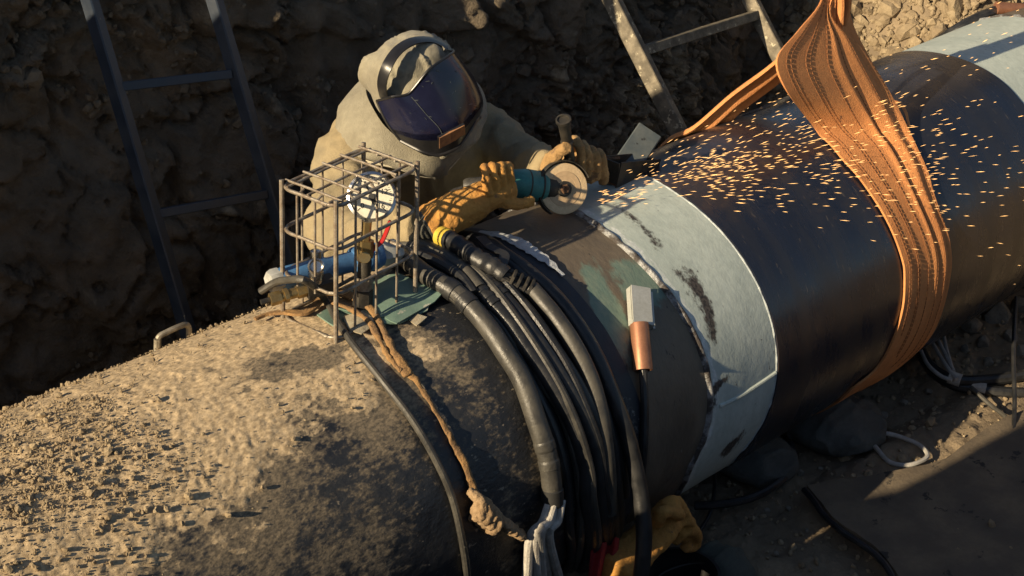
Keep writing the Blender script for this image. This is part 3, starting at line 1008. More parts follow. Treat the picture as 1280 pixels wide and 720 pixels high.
hoseG = over_pipe([(606, 303, .014), (627, 317, .014), (648, 331, .014), (668, 347, .014), (694, 371, .014), (724, 410, .014), (746, 448, .014), (764, 490, .018), (780, 532, .025), (792, 575, .035)], .014)
hoseG = np.vstack([hoseG, cr([hoseG[-1], A(801, 620, -.47), A(805, 665, -.50), A(803, 705, -.52), A(796, 750, -.53)], 6)[1:]])
tG = cable('heating_cable', 'outermost black cable on the right, hanging clear of the pipe at its lower end', hoseG, .0185, M['rubber'], 14)
hoseH = over_pipe([(588, 302), (610, 311), (632, 326), (652, 344), (676, 370), (702, 402), (727, 445), (750, 500), (766, 560), (772, 620), (766, 690)], .012)
tH = cable('heating_cable', 'flat-lying black cable half hidden between the yellow-tipped hose and the outermost cable', hoseH, .014, M['rubber'], 12)
hoseI = over_pipe([(480, 312), (505, 309), (530, 309), (553, 318), (580, 338), (600, 362)], .03, far=-40)
tI = cable('heating_cable', 'dusty cable running along the pipe crown behind the wire cage', hoseI, .0165, M['rubber_grey'], 12)
for k, pts in enumerate((((505, 326), (532, 341), (556, 356), (575, 372)), ((520, 318), (548, 328), (575, 346), (592, 368)))):
    h = over_pipe(pts, .012 + .02 * k, far=-45)
    cable('heating_cable', ('short black cable end tucked under the thickest dusty cable', 'black cable end lying on top of the bundle near the cage')[k], h, .013, M['rubber'], 10)

for k, (pts, d_, r_, lab) in enumerate((
    (((520, 322), (550, 336), (575, 352), (600, 377), (624, 408), (646, 442), (672, 492), (695, 545), (708, 600), (712, 660), (706, 712)), .010, .0105, 'thin black cable lying deepest between the dusty thick cable and its neighbour'),
    (((545, 309), (578, 327), (603, 346), (626, 372), (648, 402), (672, 438), (698, 482), (722, 535), (738, 590), (743, 640), (737, 708)), .034, .0105, 'thin black cable riding on top of the bundle in its middle'),
    (((565, 306), (597, 324), (625, 347), (652, 376), (678, 411), (705, 452), (730, 505), (750, 560), (758, 620), (752, 698)), .034, .0095, 'thin black cable on top of the bundle beside the yellow-taped hose'),
    (((574, 303), (604, 318), (634, 338), (664, 366), (690, 396), (716, 432), (741, 480), (760, 532), (768, 590), (772, 640)), .010, .012, 'black cable lying deepest under the yellow-taped hose'),
    (((597, 302), (620, 314), (643, 330), (664, 350), (690, 380), (716, 415), (741, 460), (763, 515), (776, 570), (782, 620)), .009, .009, 'thin black cable running along the inner side of the outermost cable'))):
    h = over_pipe(pts, d_)
    cable('heating_cable', lab, h, r_, M['rubber'] if k != 1 else M['rubber_grey'], 10)

# thin grey gas hose from the cage down the near side
hp = [A(326, 364, .10), A(344, 353, .07), A(359, 350, .03), A(382, 351, -.03), CY(405.5, 373, .02), CY(421, 400, .010), CY(442.5, 432, .009), CY(480, 479, .009), CY(513, 521.6, .009), CY(541.6, 569, .009), CY(565, 621, .009), CY(579, 682, .009), CY(586, 735, .009)]
P = cr(hp, 7)
t = thing('thin_hose', 'thin grey hose curving from the wire cage down the near side of the pipe', 'hose', P[0])
MB().tube(P, .0078, 10).build('hose_jacket', M['rubber_grey'], t)

# dirty orange strap with a knotted end
t = thing('rag_strap', 'dirty orange strap hanging from the cage down the pipe, knotted at its lower end', 'strap', CY(494, 441))
def ribbon(pts, w, d, th, name, m, par, jag=.06, seed=1, n=6):
    MB().sheet(on_pipe_ribbon(pts, w, d, n, 5, jag, seed), th).build(name, m, par)
def rag_rope(pts, ra, rb, name, seed):
    mb = MB()
    P = cr([CY(*p) for p in pts], 6)
    n = len(P)
    A_ = np.interp(np.linspace(0, 1, n), np.linspace(0, 1, len(ra)), ra)
    B_ = np.interp(np.linspace(0, 1, n), np.linspace(0, 1, len(rb)), rb)
    for i0 in range(0, 1):
        mb.tube(P, A_, 14, ry=B_, up=nrm([0, P[n // 2][1], P[n // 2][2]]))
    f = lambda V: .0018 * fbm(V * 45 + seed, 3) + .0026 * np.clip(1 - np.abs(fbm(V * 38 + seed * 3, 2)) * 3.5, 0, 1) - .0015
    return fused(name, mb, M['rag'], t, .0032, 2, f)
rag_rope([(404, 366, .016), (425, 366, .016), (447, 373, .016), (463, 386, .012), (477, 408, .010), (492, 440, .010), (503, 456, .010), (511, 470, .008)], [.009, .013, .013, .010, .009, .010, .015, .012], [.006, .007, .007, .006, .006, .006, .008, .006], 'upper_band', 1)
rag_rope([(414, 378, .016), (442, 388, .016), (462, 404, .012), (474, 424, .010), (486, 446, .010), (503, 464, .010)], [.007, .007, .008, .007, .007, .009], [.005, .005, .006, .005, .005, .006], 'side_band', 5)
rag_rope([(507, 462, .008), (523, 480, .007), (546, 517, .007), (565, 550, .007), (584, 588, .008), (597, 630, .012)], [.011, .0075, .007, .0085, .010, .008], [.005, .004, .004, .004, .005, .006], 'lower_band', 9)
mb = MB()
K = CY(602, 637, .024)
for k in range(4):
    c = CY(597 + 6.0 * k, 634 + 5.0 * k, .022)
    u = nrm(CY(655, 672, .02) - K)
    mb.tube(cr([c + np.array([-.004, .02, .034]), c + np.array([.004, -.012, .014]), c + np.array([-.002, -.016, -.012]), c + np.array([-.006, .012, -.03])], 4), [.010] * 13, 8)
mb.ball(K, [.026, .018, .028], 8)
mb.tube(cr([K, CY(620, 648, .022), CY(638, 660, .020), CY(655, 671, .022)], 4), np.linspace(.020, .024, 13) * np.r_[np.ones(11), .8, .45], 10, ry=np.linspace(.014, .010, 13))
fused('knot', mb, M['knot'], t, .003, 1, lambda V: .003 * fbm(V * 95, 4) + .004 * np.clip(1 - np.abs(fbm(V * 48, 2)) * 3.5, 0, 1) - .002)
# the strap's tail behind the cage along the crown
ribbon([A(318, 396, .10), A(333, 386, .10), A(352, 376, .08), A(380, 372, .04), CY(404, 368, .02)], [.010, .014, .018, .02], .012, .006, 'crown_band', M['rag'], t, seed=7)

# sheets lying on the crown under the cage
def sheet_piece(poly, d0, d1, m, label, seed, th=.003, grp=None):
    """polygon traced on the pipe, built as a slightly curled slab"""
    P3 = []
    n = len(poly)
    cx = sum(p[0] for p in poly) / n; cy = sum(p[1] for p in poly) / n
    rings = []
    for s in (0.02, .35, .7, 1.0):
        ring = []
        for i in range(n):
            for k in range(4):
                q = np.array(poly[i]) * (1 - k / 4) + np.array(poly[(i + 1) % n]) * (k / 4)
                q = np.array([cx, cy]) + (q - [cx, cy]) * s
                lift = d0 + (d1 - d0) * max(0, (q[0] - cx) / 80) + .004 * math.sin(q[0] * .09 + seed)
                ring.append(CY(q[0], q[1], lift))
        rings.append(ring + [ring[0]])
    o = MB().sheet(np.array(rings)[:, ::-1], th).build('sheet_scrap', m, None)
    return tag(o, label, 'sheet', grp)
sheet_piece([(431, 365), (474, 344), (500, 342), (554, 365), (543, 377), (496, 404), (488, 401)], .012, .024, M['green_sheet'], 'largest green rubber sheet lying under the wire cage', 1)
sheet_piece([(420, 386), (468, 398), (500, 396), (540, 372), (534, 388), (500, 404), (470, 404)], .007, .010, M['green_sheet'], 'second green sheet peeping out below the largest one', 2)
sheet_piece([(396, 393), (420, 379), (432, 384), (446, 400), (430, 414), (412, 404)], .006, .008, M['green_sheet'], 'scrap of green sheet under the near left corner of the cage', 3)
sheet_piece([(511, 400), (521, 392), (534, 396), (521, 407)], .006, .008, M['card'], 'small pale square scrap right of the green sheets', 4)
sheet_piece([(428, 396), (452, 388), (474, 402), (452, 417), (436, 412)], .010, .012, M['card'], 'dirty card scrap lying on the pipe below the orange strap', 5)

# ================================================================== WIRE CAGE WITH PRESSURE GAUGE
CA_, CB_, CC_, CD_ = np.array([-1.049407, .077813, .402548]), np.array([-1.023467, -.07276, .403492]), np.array([-.796763, -.044221, .407608]), np.array([-.822703, .106352, .406664])
CT = np.array([.045662, .034876, .277109])
for q in (CA_, CB_, CC_, CD_):
    q[2] += .004
def cg(u, v, w):                                    # u along the pipe, v from near to far side, w up
    return CB_ + (CC_ - CB_) * u + (CA_ - CB_) * v + CT * w
cage = thing('wire_cage', 'rusty welded wire cage standing on the pipe around a round pressure gauge', 'cage', (CA_ + CC_) / 2)
def rod(P, r, name='rod', m=None, n=6):
    MB().tube(P, r, 9).build(name, m or M['rod'], cage)
for u, v in ((0, 0), (1, 0), (1, 1), (0, 1)):
    rod([cg(u, v, -.02), cg(u, v, .3), cg(u, v, .7), cg(u, v, 1.035)], .0050, 'corner_post')
def loop(w, inset=.0):
    i, c = inset, .14
    cu, cv = c * .6, c
    pts = []
    for (u, v), (du, dv) in (((0 + i, 0 + i), (0, 1)), ((0 + i, 1 - i), (1, 0)), ((1 - i, 1 - i), (0, -1)), ((1 - i, 0 + i), (-1, 0))):
        a = np.array([u, v]); d = np.array([du, dv]); nxt = d
        p = np.array([{(0, 1): 0, (1, 0): 0, (0, -1): 0, (-1, 0): 0}[(du, dv)], 0])
        pts.append((u, v))
    (a, b, c_, d_) = pts
    out = []
    seq = [(a, b), (b, c_), (c_, d_), (d_, a)]
    for p, q in seq:
        p, q = np.array(p), np.array(q)
        l = np.array([abs(q[0] - p[0]), abs(q[1] - p[1])])
        e = (q - p) * (cv if l[1] > l[0] else cu)
        for s in np.linspace(0, 1, 4):
            out.append((p + e) * (1 - s) + (q - e) * s)
    out.append(out[0])
    P = []
    O = np.array(out)
    # round the corners
    O = cr(O, 3)
    return np.array([cg(x, y, w) for x, y in O])
for w, r in ((.005, .0042), (.34, .0037), (.67, .0039), (.985, .0040)):
    P = loop(w, -.01)
    rod(P, r, 'hoop')
for u in (.22, .48, .74):
    rod([cg(u, -.02, .0), cg(u, -.02, .5), cg(u, -.02, .97), cg(u, .10, 1.0)], .0027, 'bar')
for u in (.25, .5, .75):
    rod([cg(u, 1.02, .0), cg(u, 1.02, .5), cg(u, 1.02, .97), cg(u, .90, 1.0)], .0025, 'bar')
for v in (.35, .68):
    rod([cg(-.02, v, .30), cg(-.02, v, .6), cg(-.02, v, .97), cg(.06, v, 1.0)], .0027, 'bar')
    rod([cg(1.02, v, .30), cg(1.02, v, .6), cg(1.02, v, .97), cg(.95, v, 1.0)], .0025, 'bar')
for v in (.12, .5, .88):
    rod([cg(-.01, v, 1.0), cg(.5, v, 1.005), cg(1.01, v, 1.0)], .0029, 'top_bar')
for u in (.06, .27, .5, .72, .95):
    rod([cg(u, -.02, 1.015), cg(u, .5, 1.018), cg(u, 1.02, 1.015)], .0029, 'top_bar')

gc = A(465, 246, .02)
gth = thing('pressure_gauge', 'round silver pressure gauge with a white dial standing in the wire cage on a valve', 'gauge', A(456, 385, -.01))
gn = nrm(nrm(CAM - gc) + np.array([-.10, .05, .12]))
gr_ = PXM(gc) * 30
gu = nrm(np.array([0, 0, 1.0]) - gn * gn[2]); gw = np.cross(gu, gn)
MB().lathe([(gr_ * .92, -.034), (gr_ * .98, -.03), (gr_ * .98, -.006), (gr_ * 1.05, -.004), (gr_ * 1.05, .006), (gr_ * .93, .008), (gr_ * .90, .003)], gc, gn, 40).build('gauge_case', M['chrome'], gth)
dial = MB().lathe([(gr_ * .90, -.002), (gr_ * .90, .0038)], gc, gn, 40).build('dial', M['dial'], gth)
mbt = MB()
for k in range(41):
    a = rad(225 - 270 * k / 40)
    d = gu * math.sin(a) + gw * -math.cos(a) * -1
    L_ = .16 if k % 10 == 0 else (.11 if k % 5 == 0 else .06)
    mbt.bar(gc + gn * .0044 + d * gr_ * (.84 - L_), gc + gn * .0044 + d * gr_ * .84, .0007 if k % 5 else .0013, .0006, gn)
mbt.build('scale_marks', M['ink'], dial, False)
def gtext(s, du, dv, size):
    cu = bpy.data.curves.new('txt', 'FONT')
    cu.body = s; cu.size = size; cu.align_x = 'CENTER'; cu.align_y = 'CENTER'; cu.extrude = .0002
    o = bpy.data.objects.new('numeral', cu)
    COL.objects.link(o)
    Mx = Matrix([list(gw), list(gu), list(gn)]).transposed().to_4x4()
    dg = bpy.context.evaluated_depsgraph_get()
    me = bpy.data.meshes.new_from_object(o.evaluated_get(dg))
    bpy.data.objects.remove(o)
    p = gc + gn * .0044 + gw * du * gr_ + gu * dv * gr_ - base_of(dial)
    Mx.translation = Vector(p)
    me.transform(Mx)
    link('numeral', me, M['ink'], dial)
for k, s in enumerate(('0', '4', '8', '12', '16')):
    a = rad(225 - 270 * k / 4)
    gtext(s, math.cos(a) * .55, math.sin(a) * .55, .0155)
nd = nrm(gu * .80 - gw * .42)
mbn = MB()
mbn.bar(gc + gn * .0062 - nd * gr_ * .22, gc + gn * .0062 + nd * gr_ * .72, .0026, .0012, gn)
mbn.bar(gc + gn * .0062 - nd * gr_ * .34, gc + gn * .0062 - nd * gr_ * .05, .010, .0014, gn)
mbn.lathe([(.0065, .004), (.0065, .009)], gc, gn, 12)
mbn.build('needle', M['ink'], gth)
s0 = A(459, 277, .0); s1 = A(457, 300, -.002); s2 = A(456, 322, -.004); s3 = A(455, 346, -.006); s4 = A(454, 362, -.008); s5 = CY(453, 386, .0)
MB().tube([s0, s1], .010, 6).build('gauge_stem', M['brass'], gth)
MB().tube([s1, s1 * .5 + s2 * .5, s2], [.017, .019, .017], 6).build('hex_nut', M['brass'], gth)
MB().tube([s2, s3], .014, 12).build('valve_body', M['black_metal'], gth)
MB().tube([s3, s4], .018, 6).build('lower_nut', M['rod'], gth)
MB().tube([s4, s5], .021, 6).build('base_stud', M['black_metal'], gth)
hb = A(467, 300, -.01)
MB().tube(cr([s2 + np.array([.004, 0, .0]), A(470, 308, -.012), A(477, 302, -.014), A(483, 290, -.016), A(488, 276, -.018)], 4), np.r_[.005, np.full(15, .0065), .0055], 8, ry=np.r_[.003, np.full(15, .0042), .003]).build('red_lever', M['red'], gth)
MB().tube([A(456, 322, -.03), A(452, 322, .02)], .012, 10).build('side_port', M['brass'], gth)

# blue pneumatic tool lying at the back of the cage
b0, b1 = A(336, 353, .10), A(500, 312, .07)
bt = thing('blue_coupling', 'long blue air coupling with grey ends lying through the back of the wire cage', 'coupling', (b0 + b1) / 2 + np.array([0, 0, -.03]))
bd = b1 - b0
def bl(f): return b0 + bd * f
MB().tube([bl(.06), bl(.10), bl(.40), bl(.44), bl(.62)], [.022, .025, .026, .022, .022], 18).build('barrel', M['blue'], bt)
MB().tube([bl(.62), bl(.64), bl(.80), bl(.84)], [.026, .03, .03, .026], 18).build('front_grip', M['blue'], bt)
MB().tube([bl(.0), bl(.03), bl(.08)], [.022, .026, .026], 6).build('end_nut', M['grey_paint'], bt)
MB().tube([bl(.84), bl(.86), bl(.97), bl(1.0)], [.024, .027, .027, .020], 6).build('end_nut', M['grey_paint'], bt)
for f in (.68, .72, .76):
    MB().tube([bl(f), bl(f + .015)], .032, 18).build('grip_ring', M['blue'], bt)
# chrome valve and brass fitting at the cage's left end
ft = thing('valve_fitting', 'brass hose fitting with a chrome valve head at the left end of the wire cage', 'valve', CY(392, 366))
q0, q1 = A(326, 378, .06), A(398, 358, .03)
def ql(f): return q0 + (q1 - q0) * f
MB().tube([ql(0), ql(.18)], .006, 8).build('hose_tail', M['black_metal'], ft)
MB().tube([ql(.16), ql(.34)], .014, 6).build('brass_nut', M['brass'], ft)
MB().tube([ql(.34), ql(.62)], .011, 14).build('brass_body', M['brass'], ft)
MB().tube([ql(.40), ql(.47)], .015, 6).build('brass_nut', M['brass'], ft)
MB().tube([ql(.62), ql(.78)], .014, 6).build('brass_nut', M['brass'], ft)
MB().bar(ql(.78), ql(1.25), .036, .034, bev=.005).build('valve_block', M['black_metal'], ft)
v0 = A(395, 352, .03)
vu = nrm(CT)
MB().lathe([(.014, -.005), (.016, .0), (.016, .022), (.012, .026)], v0, vu, 16).build('valve_neck', M['chrome'], ft)
MB().lathe([(.009, .02), (.009, .05), (.013, .052), (.013, .066), (.007, .069)], v0, vu, 14).build('valve_stem', M['chrome'], ft)
MB().lathe([(.0105, .034), (.0105, .046)], v0, vu, 14).build('blue_seal', M['blue'], ft)
fc = A(395, 333, .005)
MB().lathe([(.016, -.012), (.017, .0), (.014, .003), (.011, -.002)], fc, nrm(CAM - fc), 18).build('round_cap', M['chrome'], ft)

# ================================================================== COPPER-HANDLED CLAMP ON THE PIPE
ct = thing('earth_clamp', 'pale metal clamp with a copper tube handle stuck on the bare pipe', 'clamp', CY(800, 410))
c0, c1 = CY(797, 362, .012), CY(800, 408, .012)
nn = nrm(np.array([0, c0[1], c0[2]]))
ax = nrm(c1 - c0); sd = np.cross(ax, nn)
if sd[0] < 0: sd = -sd
mb = MB()
w = PXM(c0) * 27
mb.sheet(np.array([[c0 + ax * (u * np.linalg.norm(c1 - c0)) + sd * w * (v - .5) + nn * (.012) for v in (1, .8, .2, 0)] for u in (0, .5, 1)]), .004)
mb.build('face_plate', M['zinc'], ct, False)
MB().bar(c0 + sd * w * .5 + nn * .002, c1 + sd * w * .5 + nn * .002, .006, .020, nn).build('side_plate', M['zinc'], ct, False)
MB().bar(c0 + sd * w * .72 - nn * .004, c1 + sd * w * .72 - nn * .004, .005, .012, nn).build('side_plate', M['zinc'], ct, False)
MB().bar(c0 - sd * w * .46 + nn * .001, c1 - sd * w * .46 + nn * .001, .005, .018, nn).build('side_plate', M['zinc'], ct, False)
for k, (fu, fv) in enumerate(((.14, .25), (.14, .75), (.84, .28), (.84, .72))):
    pc = c0 + ax * fu * np.linalg.norm(c1 - c0) + sd * w * (fv - .5) + nn * .0125
    MB().lathe([(.0034, -.001), (.0034, .0015), (.0022, .0024)], pc, nn, 8).build('screw', M['rust'], ct)
MB().bar(c1 - ax * .004 - sd * w * .5 + nn * .006, c1 - ax * .004 + sd * w * .62 + nn * .006, .008, .018, nn, bev=.001).build('end_plate', M['zinc'], ct, False)
t0, t1 = CY(799, 404, .016), CY(804, 463, .016)
mb = MB()
mb.lathe([(.0205, 0), (.021, .002), (.0215, np.linalg.norm(t1 - t0)), (.0175, np.linalg.norm(t1 - t0)), (.017, np.linalg.norm(t1 - t0) - .02)], t0, t1 - t0, 22)
mb.build('copper_tube', M['copper'], ct)
P = cr([t1 - nrm(t1 - t0) * .03, CY(805, 480, .010), CY(806, 520, .009), CY(804, 570, .009), CY(799, 625, .009)], 6)
MB().tube(P, .010, 10).build('clamp_lead', M['rubber'], ct)

# ================================================================== ORANGE LIFTING SLING
HOOK = A(1045, -20, 0.0)
sg = thing('lifting_sling', 'wide orange webbing sling looped round the pipe and gathered at the top', 'sling', HOOK)
rowsL = [(1036, -60, .01), (1030, -14, .0), (1023, 12, -.01), (997, 44, -.03), (971, 79, -.06), (984, 120, -.09)]
rowsR = [(1060, -60, .0), (1050, -14, -.01), (1040, 27, -.02), (1068, 55, -.05), (1095, 92, -.09), (1116, 128, -.13)]
pipL = [(1018, 165, .02), (1054, 203), (1073, 224), (1098, 260), (1115, 292), (1127, 325), (1130, 346), (1128, 385), (1116, 425), (1096, 460), (1066, 485)]
pipR = [(1138, 173, .012), (1157, 214), (1163, 235), (1172, 262), (1183, 292), (1188, 321), (1186, 350), (1178, 385), (1165, 417), (1140, 445), (1106, 471)]
PLl = [A(*p) for p in rowsL] + [CY(p[0], p[1], p[2] if len(p) > 2 else .008) for p in pipL]
PRr = [A(*p) for p in rowsR] + [CY(p[0], p[1], p[2] if len(p) > 2 else .008) for p in pipR]
xl, tl = PLl[-1][0], math.degrees(math.atan2(-PLl[-1][1], PLl[-1][2]))
for k in range(1, 9):                                  # under the pipe and up its far side
    th = tl + k * 24
    PLl.append(XTP(xl - .004 * k, min(th, 300), R + .008)); PRr.append(XTP(PRr[16][0] + (.62 - PRr[16][0]) * k / 8, min(th, 300), R + .008))
cl, crr = cr(PLl, 6), cr(PRr, 6)
NW = 49
def strap_grid(cl, crr, pleat, lift=0.0, pw=1.0):
    n = len(cl)
    out = np.zeros((n, NW, 3))
    v = np.linspace(0, 1, NW)
    for i in range(n):
        a, b = cl[i], crr[i]
        P = a[None] * (1 - v[:, None]) + b[None] * v[:, None]
        # keep it outside the pipe
        rr = np.hypot(P[:, 1], P[:, 2])
        k = np.maximum(rr, R + .007)
        P[:, 1] *= k / rr; P[:, 2] *= k / rr
        nn = np.stack([0 * v, P[:, 1], P[:, 2]], 1)
        nn /= np.linalg.norm(nn, axis=1)[:, None]
        top = 1 - min(1, max(0, (i - 24) / 60))
        pl = pleat(v, i) * (.25 + .75 * top)
        P = P + nn * (pl + lift)[:, None]
        out[i] = P
    return out
def pleat(v, i):
    top = 1 - min(1, i / 30)
    w1 = .60 + .0009 * i
    w2 = .74 + .0006 * i
    fold = .007 * np.exp(-((v - w1) / .034) ** 2) - .006 * np.exp(-((v - w1 - .06) / .032) ** 2)
    fold += .006 * np.exp(-((v - w2 - .06) / .04) ** 2) - .006 * np.exp(-((v - .93) / .03) ** 2)
    fold += .002 * np.sin(v * 9 + .4) + .0004 * np.sin(v * np.pi * 44)
    return fold + top * .002 * np.sin(v * 19) + .010
SGR = strap_grid(cl, crr, pleat)
MB().sheet(SGR, .006).build('front_strap', M['sling'], sg, True, 60)
# stitching along the strap
mbs = MB()
for f in (.10, .14, .29, .33, .50, .70, .84):
    j = int(f * (NW - 1))
    C = SGR[:, j]
    nn = np.stack([0 * C[:, 0], C[:, 1], C[:, 2]], 1); nn /= np.linalg.norm(nn, axis=1)[:, None]
    C = C + nn * .0016
    seg = np.linalg.norm(np.diff(C, axis=0), axis=1); s = np.r_[0, np.cumsum(seg)]
    for a in np.arange(.04, min(s[-1], 1.25), .013):
        p = np.array([np.interp(a, s, C[:, k]) for k in range(3)]); q = np.array([np.interp(a + .0095, s, C[:, k]) for k in range(3)])
        mbs.bar(p, q, .0014, .0012, (0, -.5, .8))
tag(mbs.build('stitching', M['thread'], sg, False), kind='stuff')
# rear fold of the front leg, seen edge-on to the right
PL2 = [A(1042, 10, .03), A(1048, 34, .02), A(1062, 70, -.01), A(1085, 115, -.06), A(1110, 155, -.10), CY(1132, 200, .012), CY(1150, 240, .011)]
PR2 = [A(1062, 10, .04), A(1070, 36, .03), A(1090, 74, .00), A(1106, 108, -.05), A(1126, 148, -.09), CY(1144, 190, .014), CY(1164, 236, .012)]
MB().sheet(strap_grid(cr(PL2, 5), cr(PR2, 5), lambda v, i: .003 * np.sin(v * 12) - .004), .006).build('fold_strap', M['sling'], sg, True, 60)
# back leg going down behind the pipe
PL3 = [A(1032, -10, .02), A(1022, 30, .04), A(968, 82, .10), A(915, 122, .16), A(868, 163, .215)]
PR3 = [A(1052, -10, .03), A(1040, 40, .05), A(985, 96, .11), A(935, 134, .165), A(900, 164, .215)]
for th in (-45, -70, -100):
    PL3.append(XTP(PL3[4][0] - .02, th, R + .01)); PR3.append(XTP(PR3[4][0] + .05, th, R + .01))
MB().sheet(strap_grid(cr(PL3, 6), cr(PR3, 6), lambda v, i: .008 * np.sin(v * 14) + .004 * np.sin(v * 31)), .006).build('back_strap', M['sling'], sg, True, 60)
# bunched neck going up to the hook
for k in range(6):
    a = k / 6 * 2 * math.pi
    o = np.array([math.cos(a) * .030, math.sin(a) * .018, 0])
    base = A(1046, 24 + 10 * math.sin(k * 2.1), .0)
    P = cr([base + o * .7 + np.array([0, 0, -.02]), A(1047, 4, .0) + o, A(1050, -40, 0) + o * .8, A(1050, -40, 0) + o * .6 + np.array([0, 0, .5])], 6)
    MB().tube(P, np.linspace(.018, .016, len(P)), 10, ry=.009).build('bunched_fold', M['sling'], sg)
hk = A(1050, -40, 0) + np.array([0, 0, .52])
ht = thing('crane_hook', 'dark lifting hook holding the gathered top of the orange sling', 'hook', hk)
P = [hk + np.array([.09 * math.cos(a), 0, .09 + .09 * math.sin(a)]) for a in np.linspace(rad(200), rad(430), 16)]
P += [hk + np.array([0, 0, .26])]
MB().tube(cr(P, 3), .022, 12).build('hook_bend', M['black_metal'], ht)
MB().tube([hk + np.array([0, 0, .24]), hk + np.array([0, 0, 2.2])], .018, 10).build('hook_shank', M['black_metal'], ht)

# ================================================================== LADDERS
def ladder(name, label, rails, rungs, size, m, down, up_):
    """rails: two pairs of points; rungs: fractions along both rails"""
    t = thing(name, label, 'ladder', rails[0][0] - (rails[0][1] - rails[0][0]) * down)
    for a, b in rails:
        d = b - a
        MB().bar(a - d * down, b + d * up_, size, size * 1.25, (0.35, -1, 0), bev=.003).build('rail', m, t, False)
    for f, g in rungs:
        p = rails[0][0] + (rails[0][1] - rails[0][0]) * f
        q = rails[1][0] + (rails[1][1] - rails[1][0]) * g
        u = nrm(q - p)
        MB().bar(p + u * size * .5, q - u * size * .5, size * .8, size * .8, (0.35, -1, .3), bev=.002).build('rung', m, t, False)
    return t
# left ladder: rails from pixel traces, leaning back against the far wall
l0a, l0b = A(232, 405, .72), A(112, 0, 1.02)
l1a, l1b = A(386, 400, .64), A(268, 0, .94)
ladder('ladder', 'dark blue steel ladder leaning on the earth wall at the left', ((l0a, l0b), (l1a, l1b)), ((.35, .41), (.74, .78), (1.13, 1.16)), .029, M['lad_blue'], .9, 1.1)
r0a, r0b = A(855, 178, .66), A(765, 0, .98)
r1a, r1b = A(1020, 160, .66), A(938, 0, .98)
ladder('ladder', 'dusty grey steel ladder leaning on the earth wall behind the orange sling', ((r0a, r0b), (r1a, r1b)), ((-.2, .02), (.635, .8875), (1.45, 1.70)), .040, M['lad_dust'], .9, 1.6)
# grey sheet-metal handle standing up behind the pipe at the left
ht = thing('metal_bracket', 'dull aluminium U-shaped handle sticking up behind the pipe at the left', 'handle', A(220, 450, .26))
P = [A(197, 455, .27), A(197, 424, .27), A(203, 418, .27), A(230, 406, .27), A(236, 409, .27), A(238, 440, .27)]
MB().tube(cr([P[0] + np.array([0, 0, -.1]), P[0], P[1]], 3), .008, 8).build('upright', M['handle_alu'], ht)
MB().tube(cr([P[1], P[2], P[3], P[4]], 4), .0065, 8).build('grip', M['handle_alu'], ht)
MB().tube(cr([P[4], P[5], P[5] + np.array([0, 0, -.1])], 3), .0065, 8).build('upright', M['handle_alu'], ht)

# ================================================================== ANGLE GRINDER
D = A(705, 236, .03)
DN = nrm([-.30, -.88, .36])
DU = nrm(np.array([0, 0, 1.0]) - DN * DN[2])
DR = np.cross(DU, DN)
if DR @ CM[:, 0] < 0: DR = -DR
gd = thing('angle_grinder', 'teal angle grinder with a tan disc, held in leather gloves and throwing sparks', 'grinder', D - DU * .06)
dk = MB().lathe([(.0595, -.003), (.060, -.001), (.0585, .0005), (.040, .0018), (.0245, .0), (.020, .002)], D, DN, 56).build('grinding_disc', M['disc'], gd)
MB().lathe([(.0415, .0018), (.041, .0026), (.030, .0022), (.0295, .0012)], D, DN, 48).build('printed_ring', M['disc_dark'], dk)
MB().lathe([(.0185, .0), (.0185, .004), (.016, .006)], D, DN, 28).build('flange', M['black_metal'], dk)
MB().lathe([(.0115, .005), (.0115, .010), (.009, .012), (.005, .012), (.005, .009)], D, DN, 6).build('lock_nut', M['rust'], dk)
def dp(a, r, h): return D + (DR * math.cos(rad(a)) + DU * math.sin(rad(a))) * r + DN * h
gg = []
for a in np.linspace(14, 232, 36):
    gg.append([dp(a, .030, -.020), dp(a, .058, -.020), dp(a, .0655, -.017), dp(a, .0675, -.010), dp(a, .0675, .004), dp(a, .0655, .007)])
MB().sheet(np.array(gg), .0022).build('guard', M['black_metal'], gd)
g0, g1, g2, g3 = A(696, 236, .055), A(680, 234, .066), A(640, 229, .095), A(580, 234, .17)
MB().tube([g0, g0 * .5 + g1 * .5, g1], [.026, .033, .033], 18).build('gear_head', M['black_metal'], gd)
MB().tube(cr([g1, g1 * .6 + g2 * .4, g2, g2 * .6 + g3 * .4], 4), np.r_[.033, np.linspace(.036, .037, 5), np.linspace(.036, .024, 7)], 20).build('motor_housing', M['teal'], gd)
for f in (.16, .55):
    c = g1 * (1 - f) + g2 * f
    MB().tube([c, c + nrm(g2 - g1) * .004], .0376, 20).build('housing_seam', M['black_metal'], gd)
MB().tube(cr([g2 * .62 + g3 * .38, g2 * .3 + g3 * .7, g3], 4), np.r_[.0235, np.full(7, .021), .017], 16).build('rear_grip', M['rubber_grey'], gd)
MB().tube(cr([g3, A(560, 245, .26), A(545, 290, .40), np.array([-.45, .50, -.1])], 6), .005, 8).build('power_cord', M['rubber'], gd)
h0, h1 = A(713, 203, .055), A(704, 149, .035)
hd = nrm(h1 - h0); hl = np.linalg.norm(h1 - h0)
MB().lathe([(.009, 0), (.013, .01), (.0125, hl * .45), (.015, hl * .47), (.015, hl * .50), (.0125, hl * .52), (.0135, hl * .72), (.0145, hl * .94), (.018, hl * .95), (.018, hl), (.014, hl), (.013, hl - .004)], h0, hd, 20).build('side_handle', M['black_metal'], gd)

